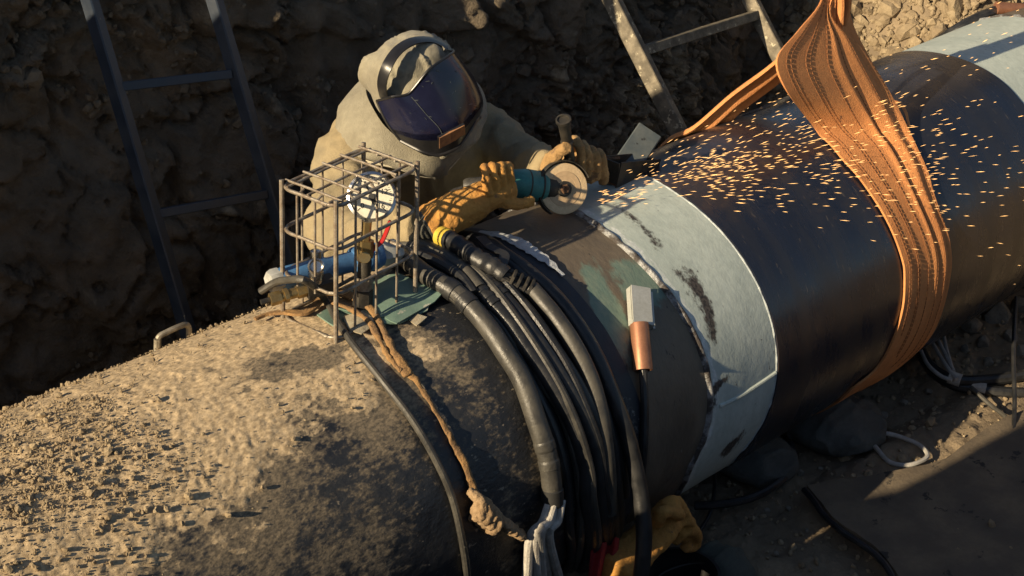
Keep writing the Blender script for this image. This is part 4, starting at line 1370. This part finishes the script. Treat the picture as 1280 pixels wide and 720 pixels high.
# ================================================================== THE WORKER
pers = thing('person', 'worker in khaki hood and dark face shield bending over the pipe with a grinder', 'person', (-.36, .88, GZ))
Hc = A(521, 108, .43)
NECK = A(512, 165, .53)
CH = A(503, 235, .64)
PEL = A(492, 330, .82)
shR, elR, wrR = A(447, 190, .54), A(425, 296, .37), A(530, 286, .12)
shL, elL, wrL = A(604, 165, .52), A(652, 197, .38), A(692, 212, .17)
mb = MB()
mb.ball(Hc, (.085, .10, .115), 10)
mb.tube(cr([PEL, CH, NECK, Hc], 5), np.interp(np.linspace(0, 1, 16), [0, .35, .62, .8, 1], [.14, .15, .075, .055, .06]), 14)
for s_, e_, w_, hand in ((shR, elR, wrR, A(640, 236, .08)), (shL, elL, wrL, A(730, 205, .08))):
    mb.tube(cr([CH * .4 + NECK * .6, s_, e_, w_, hand], 5), np.interp(np.linspace(0, 1, 21), [0, .25, .5, .75, .9, 1], [.07, .06, .045, .03, .028, .012]), 12)
for sx, kx in ((-.11, -.14), (.11, .16)):
    hip = PEL + np.array([sx, 0, -.04])
    knee = np.array([PEL[0] + kx, .58 + .04 * (sx > 0), GZ + .16])
    ank = np.array([PEL[0] + kx, .93, GZ + .08])
    mb.tube(cr([hip, knee, ank, ank + np.array([0, .02, -.05])], 5), np.interp(np.linspace(0, 1, 16), [0, .35, .7, 1], [.10, .065, .045, .04]), 12)
    mb.tube([ank + np.array([0, .05, -.05]), ank + np.array([0, -.16, -.055])], [.04, .035], 10)
fused('body', mb, M['trouser'], pers, .014, 4)
# jacket: torso and sleeves in one skin, creased
mb = MB()
fr = nrm([-.45, -1, .1])
mb.tube(cr([PEL + np.array([0, 0, -.12]), PEL, CH * .55 + PEL * .45, CH, CH * .35 + NECK * .65, NECK], 4), np.interp(np.linspace(0, 1, 21), [0, .2, .6, .8, 1], [.20, .20, .215, .19, .10]), 22, ry=np.interp(np.linspace(0, 1, 21), [0, .2, .6, .8, 1], [.15, .15, .145, .12, .085]), up=fr)
mb.tube(cr([CH * .3 + NECK * .7, shR, shR * .5 + elR * .5, elR, elR * .5 + wrR * .5, wrR], 4), np.interp(np.linspace(0, 1, 21), [0, .2, .4, .6, .8, 1], [.09, .092, .088, .078, .066, .054]), 18)
mb.tube(cr([CH * .3 + NECK * .7, shL, shL * .5 + elL * .5, elL, elL * .5 + wrL * .5, wrL], 4), np.interp(np.linspace(0, 1, 21), [0, .2, .4, .6, .8, 1], [.08, .072, .062, .055, .050, .044]), 18)
def folds(V):
    a = fbm(V * 5.5 + 2, 3)
    rid = 1 - np.abs(fbm(V @ np.array([[9, 3, 4], [-3, 8, 4], [2, -4, 4.]]).T + 7, 2)) * 4.2
    rid2 = 1 - np.abs(fbm(V * np.array([17, 17, 9]) + 2, 2)) * 4.0
    return .007 * a + .014 * np.clip(rid, 0, 1) ** 1.5 + .004 * np.clip(rid2, 0, 1) ** 1.5 - .005
fused('jacket', mb, M['jacket'], pers, .009, 4, folds)
# hood with a cape over the shoulders
mb = MB()
hu = nrm(A(500, 50, .46) - Hc)                      # crown direction
mb.tube(cr([Hc - hu * .16, Hc - hu * .06, Hc, Hc + hu * .055, Hc + hu * .098, Hc + hu * .120], 4), np.r_[np.interp(np.linspace(0, 1, 21), [0, .25, .5, .72, .9, 1], [.108, .110, .113, .100, .066, .026])], 24)
mb.ball(A(468, 92, .50), (.03, .05, .05), 8)
def hoodfold(V):
    a = fbm(V * 8 + 4, 3)
    rid = 1 - np.abs(fbm(V * np.array([10, 7, 9]) + 21, 2)) * 4.0
    rid2 = 1 - np.abs(fbm(V * np.array([22, 14, 18]) + 5, 2)) * 4.0
    d = V - Hc
    e1 = nrm(np.cross(hu, [0, -1, .2])); e2 = np.cross(hu, e1)
    ph = np.arctan2(d @ e2, d @ e1)
    seam = 0
    for p0 in (-2.6, -1.75, -.9, -.1, 1.2, 2.4):
        dd = np.abs((ph - p0 + np.pi) % (2 * np.pi) - np.pi)
        seam = seam + .0035 * np.exp(-(dd / .035) ** 2) - .003 * np.exp(-((dd - .09) / .05) ** 2)
    seam = seam * sstep(-.02, .03, d @ hu)
    return .008 * a + .006 * np.clip(rid, 0, 1) ** 1.5 + .002 * np.clip(rid2, 0, 1) ** 1.5 - .002 + seam
hood = fused('hood', mb, M['canvas'], pers, .006, 4, hoodfold)
neck_r = [(459, 104, .55), (470, 142, .44), (497, 172, .37), (541, 196, .31), (572, 170, .34), (600, 136, .43), (578, 92, .56), (505, 72, .58)]
rim_r = [(421, 158, .60), (447, 196, .46), (492, 208, .39), (541, 219, .35), (572, 194, .38), (600, 150, .47), (592, 108, .66), (498, 92, .73)]
def loopc(pts, n=8):
    P = np.array([A(*p) for p in pts])
    return cr(np.vstack([P[-2:], P, P[:3]]), n)[2 * n:(len(P) + 2) * n + 1]
ln, lr = loopc(neck_r), loopc(rim_r)
cape = []
for k in np.linspace(0, 1, 12):
    C = ln * (1 - k) + lr * k
    bul = .022 * math.sin(k * math.pi)
    o = (C - (Hc + np.array([0, .04, -.08])))
    o /= np.linalg.norm(o, axis=1)[:, None]
    wv = (.020 * fbm(C * 11 + 3, 3) + .016 * np.clip(1 - np.abs(fbm(C * 15 + 8, 2)) * 4, 0, 1) ** 1.5) * k
    cape.append(C + o * (bul + wv[:, None]))
MB().sheet(np.array(cape), .006).build('cape', M['canvas'], hood)
mbs = MB()
for f in (.97, .90):
    C = ln * (1 - f) + lr * f
    o = C - (Hc + np.array([0, .04, -.08])); o /= np.linalg.norm(o, axis=1)[:, None]
    mbs.tube(C[:-1] + o[:-1] * (.004 + .022 * math.sin(f * math.pi)), .0016, 6)
mbs.build('stitching', M['stitch'], hood)
c = A(542, 206, .315)
MB().lathe([(.0065, -.003), (.0065, .003), (.004, .004)], c, nrm(CAM - c), 12).build('press_stud', M['ink'], hood)
# face shield
cols = [
    [(471, 126, .405), (480, 146, .385), (489, 161, .37), (501, 176, .355)],
    [(490, 121, .335), (506, 146, .315), (520, 168, .295), (527, 189, .30)],
    [(511, 117, .315), (532, 142, .285), (552, 166, .262), (549, 194, .275)],
    [(537, 86, .295), (560, 122, .268), (577, 155, .250), (574, 183, .262)],
    [(566, 66, .32), (587, 97, .295), (600, 128, .29), (596, 150, .295)],
    [(566, 62, .43), (592, 96, .42), (604, 126, .42), (600, 146, .42)]]
Cg = np.array([[A(*p) for p in c] for c in cols])
def refine_lin(Q, n):
    out = []
    for i in range(len(Q) - 1):
        for k in range(n):
            out.append(Q[i] * (1 - k / n) + Q[i + 1] * k / n)
    out.append(Q[-1])
    return np.array(out)
rows_ = np.array([cr(c, 6) for c in Cg])                 # down the face
f1 = cr(rows_.reshape(6, -1), 6).reshape(-1, rows_.shape[1], 3)
f2 = refine_lin(rows_, 6)
vis = .55 * f1 + .45 * f2
MB().sheet(vis[:, :15][:, ::-1], .003).build('face_shield', M['visor'], pers, True, 28)
fs = pers.children[-1]
MB().sheet(vis[:, 12:][:, ::-1] , .006).build('chin_guard', M['visor_edge'], fs, True, 28)
def rimtube(P, r, nm, m): MB().tube(P, r, 8).build(nm, m, fs)
rimtube(vis[:, 0], .0030, 'shield_rim', M['visor_edge'])
rimtube(vis[:, -1], .0045, 'shield_rim', M['visor_edge'])
rimtube(vis[0, :], .0035, 'shield_rim', M['visor_edge'])
mbx = MB()
rs_ = np.random.RandomState(5)
nv = CAM - Hc; nv /= np.linalg.norm(nv)
crease = vis[12, 1:15] + nv * .0012
mbx.tube(crease, .0007, 5)
for k in range(26):
    i0, j0 = rs_.randint(8, 24), rs_.randint(1, 13)
    a_ = vis[i0, j0] + nv * .0013
    b_ = a_ + (vis[i0 + rs_.randint(0, 2), j0 + 1] - vis[i0, j0]) * rs_.uniform(.1, .7) + (vis[i0 + 1, j0] - vis[i0, j0]) * rs_.uniform(-.4, .4)
    mbx.tube([a_, b_], rs_.uniform(.0003, .0006), 4)
tag(mbx.build('scratches', M['box_metal'], fs), kind='stuff')
W = np.array([[A(548, 171, .248), A(562, 164, .240), A(579, 155, .236)], [A(548, 184, .255), A(562, 177, .247), A(580, 166, .243)]])
MB().sheet(W[::-1], .006).build('filter_window', M['lens'], fs, False)
for a_, b_ in ((W[0, 0], W[0, 2]), (W[1, 0], W[1, 2]), (W[0, 0], W[1, 0]), (W[0, 2], W[1, 2])):
    MB().bar(a_, b_, .005, .007, CAM - a_).build('window_frame', M['visor_edge'], fs)
hbp = cr([A(481, 124, .40), A(481, 104, .385), A(487, 84, .375), A(499, 67, .385), A(516, 57, .395), A(537, 56, .40), A(555, 64, .385)], 6)
g = []
for i in range(len(hbp)):
    t_ = nrm(hbp[min(i + 1, len(hbp) - 1)] - hbp[max(i - 1, 0)])
    o = nrm(hbp[i] - Hc)
    hbp[i] = hbp[i] + o * .012 * math.sin(min(1, i / 8) * math.pi / 2)
    cvec = nrm(np.cross(t_, o))
    g.append([hbp[i] + cvec * .013 * s - o * abs(s) * .0015 for s in (-1, -.5, 0, .5, 1)])
hbo = MB().sheet(np.array(g), .004).build('head_band', M['visor_edge'], pers)
mbh = MB()
for i in range(3, len(hbp) - 8, 2):
    o = nrm(hbp[i] - Hc)
    for sgn in (-.4, .4):
        t_ = nrm(hbp[i + 1] - hbp[i - 1]); cvec = nrm(np.cross(t_, o))
        mbh.lathe([(.0022, -.001), (.0022, .0012)], hbp[i] + cvec * .013 * sgn, o, 8)
mbh.build('band_hole', M['grey_paint'], hbo)
c = A(483, 130, .40)
MB().lathe([(.016, -.01), (.018, .0), (.018, .010), (.013, .013)], c, nrm(c - Hc + (CAM - Hc) * .02), 10).build('pivot_knob', M['visor_edge'], pers)
MB().sheet(np.array([[A(548, 52, .40), A(557, 50, .42)], [A(556, 61, .36), A(567, 64, .38)]]), .006).build('hood_peak', M['canvas'], hood)

# gloves: gauntlet, palm, five fingers each, one skin per glove
def glovefold(V):
    rid = 1 - np.abs(fbm(V * 26 + 5, 3)) * 3
    return .0035 * fbm(V * 16, 3) + .0035 * np.clip(rid, 0, 1) ** 2
mb = MB()
P = cr([A(533, 283, .115), A(560, 268, .10), A(590, 254, .085), A(608, 245, .078), A(626, 241, .062)], 4)
mb.tube(P, np.interp(np.linspace(0, 1, len(P)), [0, .3, .55, .62, .75, 1], [.045, .047, .043, .037, .040, .034]), 18, ry=np.interp(np.linspace(0, 1, len(P)), [0, .4, .7, 1], [.042, .04, .034, .024]))
mb.ball(A(630, 240, .058), (.032, .022, .034), 9)
for k, (x0, y0, L0) in enumerate(((608, 230, 1.0), (618, 228, 1.06), (628, 226, 1.0), (637.5, 225, .85))):
    mb.tube(cr([A(x0 + 2, y0 + 12, .055), A(x0, y0 - 4, .050), A(x0 - 2, y0 - 17 * L0, .066), A(x0 - 2, y0 - 20 * L0, .10), A(x0, y0 - 12, .13)], 4), np.linspace(.0100, .0085, 17), 10)
mb.tube(cr([A(622, 250, .055), A(640, 255, .038), A(654, 255, .030), A(665, 251, .030)], 4), np.linspace(.0145, .0105, 13), 10)
fused('glove', mb, M['leather'], pers, .0030, 2, glovefold)
P = cr([A(531, 284, .118), A(536, 281, .115), A(541, 278, .113)], 3)
MB().tube(P, .0455, 18, ry=.043).build('cuff_lining', M['bag'], pers)
mb = MB()
P = cr([A(688, 213, .20), A(700, 206, .15), A(718, 204, .10), A(738, 208, .075)], 4)
mb.tube(P, np.interp(np.linspace(0, 1, len(P)), [0, .5, 1], [.040, .036, .032]), 16)
mb.ball(A(737, 210, .075), (.030, .028, .038), 9)
for k in range(4):
    x0, y0 = 722 + 9.5 * k, 181 + 5.0 * k
    mb.tube(cr([A(x0 + 4, y0 + 32, .060), A(x0 + 4, y0 + 12, .045), A(x0, y0 - 3, .050), A(x0 - 6, y0 - 4 + k, .085), A(x0 - 8, y0 + 14, .11)], 4), np.linspace(.0104, .0090, 17), 10)
mb.tube(cr([A(690, 206, .10), A(694, 196, .070), A(700, 188, .055), A(709, 184, .03)], 4), np.linspace(.018, .0125, 13), 10)
fused('glove', mb, M['leather_dusty'], pers, .0030, 2, glovefold)

# ================================================================== SMALL THINGS ON AND BEHIND THE PIPE
bx = thing('metal_box', 'small open dark metal box with raised grey lid standing beside the grinder', 'box', CY(800, 238))
p, q = A(773, 219, .045), A(822, 214, .060)
u = nrm(q - p); L_ = np.linalg.norm(q - p)
v = nrm(np.cross([0, 0, 1], u)); dep = .055
for nm, a, b, th, hh, up in (('box_wall', p, q, .004, .064, (0, 0, 1)), ('box_wall', p + v * dep, q + v * dep, .004, .064, (0, 0, 1)),
                             ('box_end', p + u * .003, p + u * .003 + v * dep, .004, .062, (0, 0, 1)), ('box_end', q - u * .003, q - u * .003 + v * dep, .004, .062, (0, 0, 1))):
    MB().bar(a, b, th, hh, up, bev=.001).build(nm, M['black_metal'], bx, False)
MB().bar(p + v * dep / 2 - np.array([0, 0, .030]), q + v * dep / 2 - np.array([0, 0, .030]), dep - .006, .004).build('box_floor', M['rust'], bx, False)
la, lb = A(783, 207, .105), A(812, 164, .13)
MB().bar(la, lb, .068, .016, nrm(CAM - la), bev=.003).build('lid', M['box_metal'], bx, False)
MB().tube([p + v * dep + np.array([0, 0, .024]), p + v * dep + u * .07 + np.array([0, 0, .024])], .006, 8).build('hinge', M['rust'], bx)
MB().ball(p + u * .07 + v * .03 + np.array([0, 0, .008]), (.022, .018, .012), 7).build('rusty_lump', M['rust'], bx)
c = A(806, 238, .028)
a1, a2 = nrm([.9, -.1, .12]), nrm([.1, .3, .9])
MB().tube([c + (a1 * math.cos(t) + a2 * math.sin(t)) * .021 for t in np.linspace(0, 2 * np.pi, 25)], .0042, 8, cap=False).build('ring', M['rust'], bx)
t = thing('long_hose', 'dark hose with a dull copper end lying on the far crown of the pipe', 'hose', A(1200, 35, .25))
P = cr([A(1150, 72, .40), A(1168, 56, .34), A(1195, 38, .25), A(1222, 23, .22), A(1250, 12, .20)], 6)
MB().tube(P, .019, 10).build('hose_jacket', M['rubber'], t)
MB().tube([A(1245, 10, .20), A(1300, 14, .12), A(1340, 17, .06)], .021, 14).build('copper_end', M['copper'], t)

# ================================================================== ON THE TRENCH FLOOR
def blob(name, label, cat, C, ax, m, dispf, yaw=0, pinch=None, group=None):
    mb = MB()
    c, s = math.cos(yaw), math.sin(yaw)
    mb.ball(C, ax, 12, [[c, s, 0], [-s, c, 0], [0, 0, 1]])
    if pinch is not None:
        mb.tube([C, C + np.array(pinch)], [ax[1] * .6, .03], 12)
    V, Fc = fuse(mb, min(ax) * .12, 6, dispf)
    base = np.array([C[0], C[1], C[2] - ax[2]])
    o = link(name, np_mesh(name, V - base, Fc, True), m)
    o.location = base
    return tag(o, label, cat, group)
bagf = lambda V: .014 * fbm(V * 6, 2) + .009 * np.clip(1 - np.abs(fbm(V * np.array([9, 16, 14]) + 3, 2)) * 3.6, 0, 1) ** 1.5 - .006
blob('sandbag', 'grey support sandbag under the pipe just left of the lower end of the orange sling', 'sandbag', G(1042, 528, -.395), (.135, .15, .062), M['bag'], bagf, .5, (.05, .10, .02), 'sandbags propping the pipe')
blob('sandbag', 'grey support sandbag in the dark under the pale primed band of the pipe', 'sandbag', G(938, 570, -.40), (.11, .14, .060), M['bag'], bagf, .2, (.0, .1, .03), 'sandbags propping the pipe')

# rubber mat strewn with soil
edge_near = cr([(1008, 610), (1022, 626), (1040, 650), (1070, 672), (1098, 692), (1124, 730), (1190, 880)], 6)
edge_far = cr([(1030, 606), (1090, 598), (1187, 577), (1230, 542), (1290, 512), (1390, 490), (1560, 600)], 6)
gm = []
for a, b in zip(edge_near, edge_far):
    row = []
    for k in np.linspace(0, 1, 26):
        q = a * (1 - k) + b * k
        p_ = G(q[0], q[1], GZ + .062)
        row.append(p_)
    gm.append(row)
gm = np.array(gm)
gm[..., 2] += (.010 * fbm(gm.reshape(-1, 3) * 5, 3) + .004 * fbm(gm.reshape(-1, 3) * 18, 2)).reshape(gm.shape[:2])
o = MB().sheet(gm[:, ::-1], .012).build('rubber_mat', M['mat'], None)
if o.data.polygons[0].normal.z < 0:
    o.data.flip_normals()
tag(o, 'dusty dark rubber mat lying on the trench floor at the lower right', 'mat')
def wire(name, label, pts, r, m, cat='cable', group=None, seg=8):
    P = cr([G(p[0], p[1], p[2] if len(p) > 2 else GZ + .062) for p in pts], 6)
    o = MB().tube(P, r, seg).build(name, m, None)
    return tag(o, label, cat, group)
wire('hose', 'black hose lying along the left edge of the rubber mat', [(p[0] - 3, p[1] + 2, GZ + .066) for p in edge_near[::5]], .0085, M['rubber'], 'hose')
wire('loop_cable', 'pale thin cable curled in a small loop in the patch of sunlight', [(1086, 548), (1097, 562), (1113, 578), (1138, 581), (1159, 571), (1150, 557), (1122, 545), (1098, 540)], .0065, M['white_wire'])
wire('loop_cable', 'thin dark cable running across the upper right of the sunlit patch', [(1214, 484, GZ + .08), (1239, 507), (1258, 522), (1272, 545), (1290, 560)], .0065, M['rubber_grey'])
wire('loop_cable', 'dark cable winding down the right margin of the picture past the mat', [(1270, 372, GZ + .2), (1267, 440, GZ + .16), (1268, 520, GZ + .08), (1258, 585), (1252, 615), (1262, 645), (1290, 672)], .0065, M['rubber'])
wire('floor_hose', 'dark hose curving over the floor behind the lower sandbags', [(868, 632), (894, 631), (930, 625), (957, 614), (980, 596), (990, 575), (988, 555)], .011, M['rubber'], 'hose')
wire('thin_wire', 'thin wire hanging from the pipe weld down to the floor beside the leather glove', [(893, 588, -.30), (893, 610, -.38), (888, 640, -.44), (872, 668, -.44)], .005, M['rubber'])
t = thing('cable_bundle', 'thick black cable bundle with pale strands lying under the pipe beyond the sling', 'cable', G(1190, 470, GZ + .06))
for k, pts in enumerate((((1146, 432), (1160, 455), (1180, 470), (1205, 476), (1245, 474), (1300, 466)), ((1150, 438), (1166, 464), (1190, 480), (1215, 486), (1250, 490), (1300, 492)))):
    MB().tube(cr([G(x, y, GZ + .07 - .02 * k) for x, y in pts], 6), .017, 10).build('black_cable', M['rubber'], t)
for k, pts in enumerate((((1160, 418), (1172, 440), (1186, 462), (1196, 474)), ((1168, 415), (1180, 440), (1192, 464)), ((1178, 412), (1183, 436), (1190, 460)), ((1150, 436), (1160, 456), (1176, 470), (1190, 475)))):
    MB().tube(cr([G(x, y, GZ + .09) for x, y in pts], 6), .006, 8).build('pale_strand', M['white_wire'], t)
P = [G(1186, 471, GZ + .075), G(1201, 476, GZ + .072)]
MB().tube(P, .0195, 12).build('tape_band', M['lug'], t)
P = [G(1214, 483, GZ + .055), G(1232, 487, GZ + .053)]
MB().tube(P, .019, 12).build('tape_band', M['lug'], t)

# glove, red cloth, bucket and canvas bag under the pipe at the bottom
mb = MB()
gy = -.42
P = cr([A(760, 712, gy - .02), A(790, 690, gy), A(815, 668, gy), A(836, 648, gy)], 4)
mb.tube(P, np.interp(np.linspace(0, 1, len(P)), [0, .5, .8, 1], [.055, .052, .048, .04]), 16, ry=np.interp(np.linspace(0, 1, len(P)), [0, 1], [.03, .034]))
mb.ball(A(835, 650, gy), (.04, .03, .045), 9)
for k in range(4):
    a0 = np.array([826 + 7 * k, 628 + 12 * k])
    mb.tube(cr([A(a0[0] - 6, a0[1] + 14, gy - .005), A(a0[0] + 12, a0[1] - 2, gy - .02), A(a0[0] + 24, a0[1] + 4, gy - .015), A(a0[0] + 22, a0[1] + 18, gy + .0), A(a0[0] + 8, a0[1] + 20, gy - .012)], 4), np.linspace(.015, .0125, 17), 10)
mb.tube(cr([A(818, 655, gy - .02), A(828, 640, gy - .04), A(842, 640, gy - .045), A(852, 646, gy - .04)], 4), np.linspace(.016, .0125, 13), 10)
V, Fc = fuse(mb, .0055, 3, glovefold)
base = A(815, 690, gy) - np.array([0, 0, .05])
o = link('leather_glove', np_mesh('leather_glove', V - base, Fc, True), M['leather'])
o.location = base
tag(o, 'yellow leather glove with curled fingers lying under the pipe at the bottom of the picture', 'glove')
mb = MB()
g = []
for i, y in enumerate(np.linspace(676, 735, 9)):
    g.append([A(742 + k * 1.3 - i * .8, y + 4 * math.sin(k * .22), -.43 + .008 * math.sin(k * .5 + i * .2)) for k in range(26)])
o = mb.sheet(np.array(g), .004).build('red_cloth', M['red_cloth'], None)
tag(o, 'red cloth hanging behind the yellow leather glove at the bottom of the picture', 'cloth')
bk = thing('bucket', 'black bucket standing on the floor beneath the yellow leather glove', 'bucket', np.array([*A(852, 712, -.46)[:2], GZ]))
bc = np.array(bk.location)
Z = (0, 0, 1)
MB().lathe([(.070, 0), (.088, .115), (.094, .118), (.094, .126), (.086, .126), (.070, .02), (.0, .018)], bc, Z, 28).build('shell', M['bucket'], bk)
MB().tube([bc + np.array([.088 * math.cos(a), .088 * math.sin(a) * .9 - .02, .115 - .03 * math.sin(a)]) for a in np.linspace(0, math.pi, 14)], .003, 6).build('wire_handle', M['black_metal'], bk)
blob('canvas_bag', 'slumped grey-green canvas bag on the floor right of the black bucket', 'bag', G(902, 712, GZ + .045), (.065, .085, .065), M['bag_green'], bagf, .3, (-.01, -.01, .06))

# rocks: lumps one can tell apart
def rock(px, py, z, spx, k, m, label, group, sink=.35):
    p = G(px, py, z)
    s = PXM(p) * spx * .5
    V = rock_variant(k, True) * s
    zz = floor_z(np.array([p[0]]), np.array([p[1]]))[0]
    o = link('rock', np_mesh('rock', V, _I3F, False), m)
    o.location = (p[0], p[1], max(zz, z - .05) + s * sink)
    o.rotation_euler = (0, 0, k * 1.3)
    return tag(o, label, 'rock', group)
ROCK_LABELS = ('largest pale rock in the shade right of the sling', 'mid-sized rock just left of the largest pale rock', 'rock at the right margin beside the largest pale rock',
               'rock lying below the largest pale rock, towards the right margin', 'small rock below and left of the largest pale rock', 'topmost small rock, right under the edge of the pipe',
               'rock at the right margin just above the black cable bundle', 'small rock resting just above the black cable bundle', 'small rock at the start of the pale cable strands')
for k, (px, py, s_) in enumerate(((1246, 398, 46), (1214, 414, 30), (1272, 388, 28), (1262, 424, 26), (1228, 432, 22), (1254, 372, 24), (1274, 446, 24), (1236, 456, 18), (1206, 440, 16))):
    rock(px, py, GZ, s_, k, M['stone'], ROCK_LABELS[k], 'rocks beyond the sling')
for k, (px, py, s_) in enumerate(((975, 604, 10), (922, 600, 13), (958, 640, 10), (985, 640, 9), (1000, 596, 12), (905, 640, 11), (940, 655, 9), (1008, 668, 9), (970, 700, 10), (1025, 590, 9), (1105, 520, 14), (1130, 505, 11), (1088, 508, 11), (1160, 495, 12))):
    rock(px, py, GZ, s_, 20 + k, M['stone'], 'small stone on the dark trench floor between the sandbags and the mat', 'small stones on the trench floor')

# ================================================================== SPARKS
def sparks():
    r = np.random.RandomState(21)
    S0 = np.array([-.25, -.005, .42])
    mb_v, mb_f = [], []
    n = 0
    while n < 900:
        u = r.rand()
        s = r.uniform(.03, .5) if u < .16 else (r.uniform(.30, 1.05) if u < .66 else r.uniform(.9, 2.3))
        d = nrm([1, r.normal(-.20, .19), r.normal(-.03, .11)])
        p = S0 + d * s - np.array([0, 0, .06 * s * s])
        rr = math.hypot(p[1], p[2])
        if rr < R + .012:
            if r.rand() < .75:                       # glances off the pipe
                k = (R + r.uniform(.012, .05)) / rr
                p[1] *= k; p[2] *= k
            else:
                continue
        px, py = PR(p)
        if py > 372 or px > 1300 or px < 740 or py < 508 - .4046 * px: continue
        d2 = nrm(d + np.array([0, r.normal(-.10, .08), r.normal(-.02, .06)]))
        L_ = r.uniform(.006, .013) * (1.5 if r.rand() < .2 else 1)
        w_ = r.uniform(.0005, .0009)
        a = nrm(np.cross(d2, [0, 0, 1])); b = np.cross(a, d2)
        o = len(mb_v)
        mb_v += [p - d2 * L_, p + d2 * L_ * .8] + [p + (a * math.cos(t) + b * math.sin(t)) * w_ for t in (0, 2.1, 4.2)]
        mb_f += [(o, o + 3, o + 2), (o, o + 4, o + 3), (o, o + 2, o + 4), (o + 1, o + 2, o + 3), (o + 1, o + 3, o + 4), (o + 1, o + 4, o + 2)]
        n += 1
    o = link('sparks', np_mesh('sparks', np.array(mb_v), mb_f, False), M['spark'])
    tag(o, 'shower of glowing orange sparks flying along the pipe from the grinding disc', 'sparks', kind='stuff')
sparks()
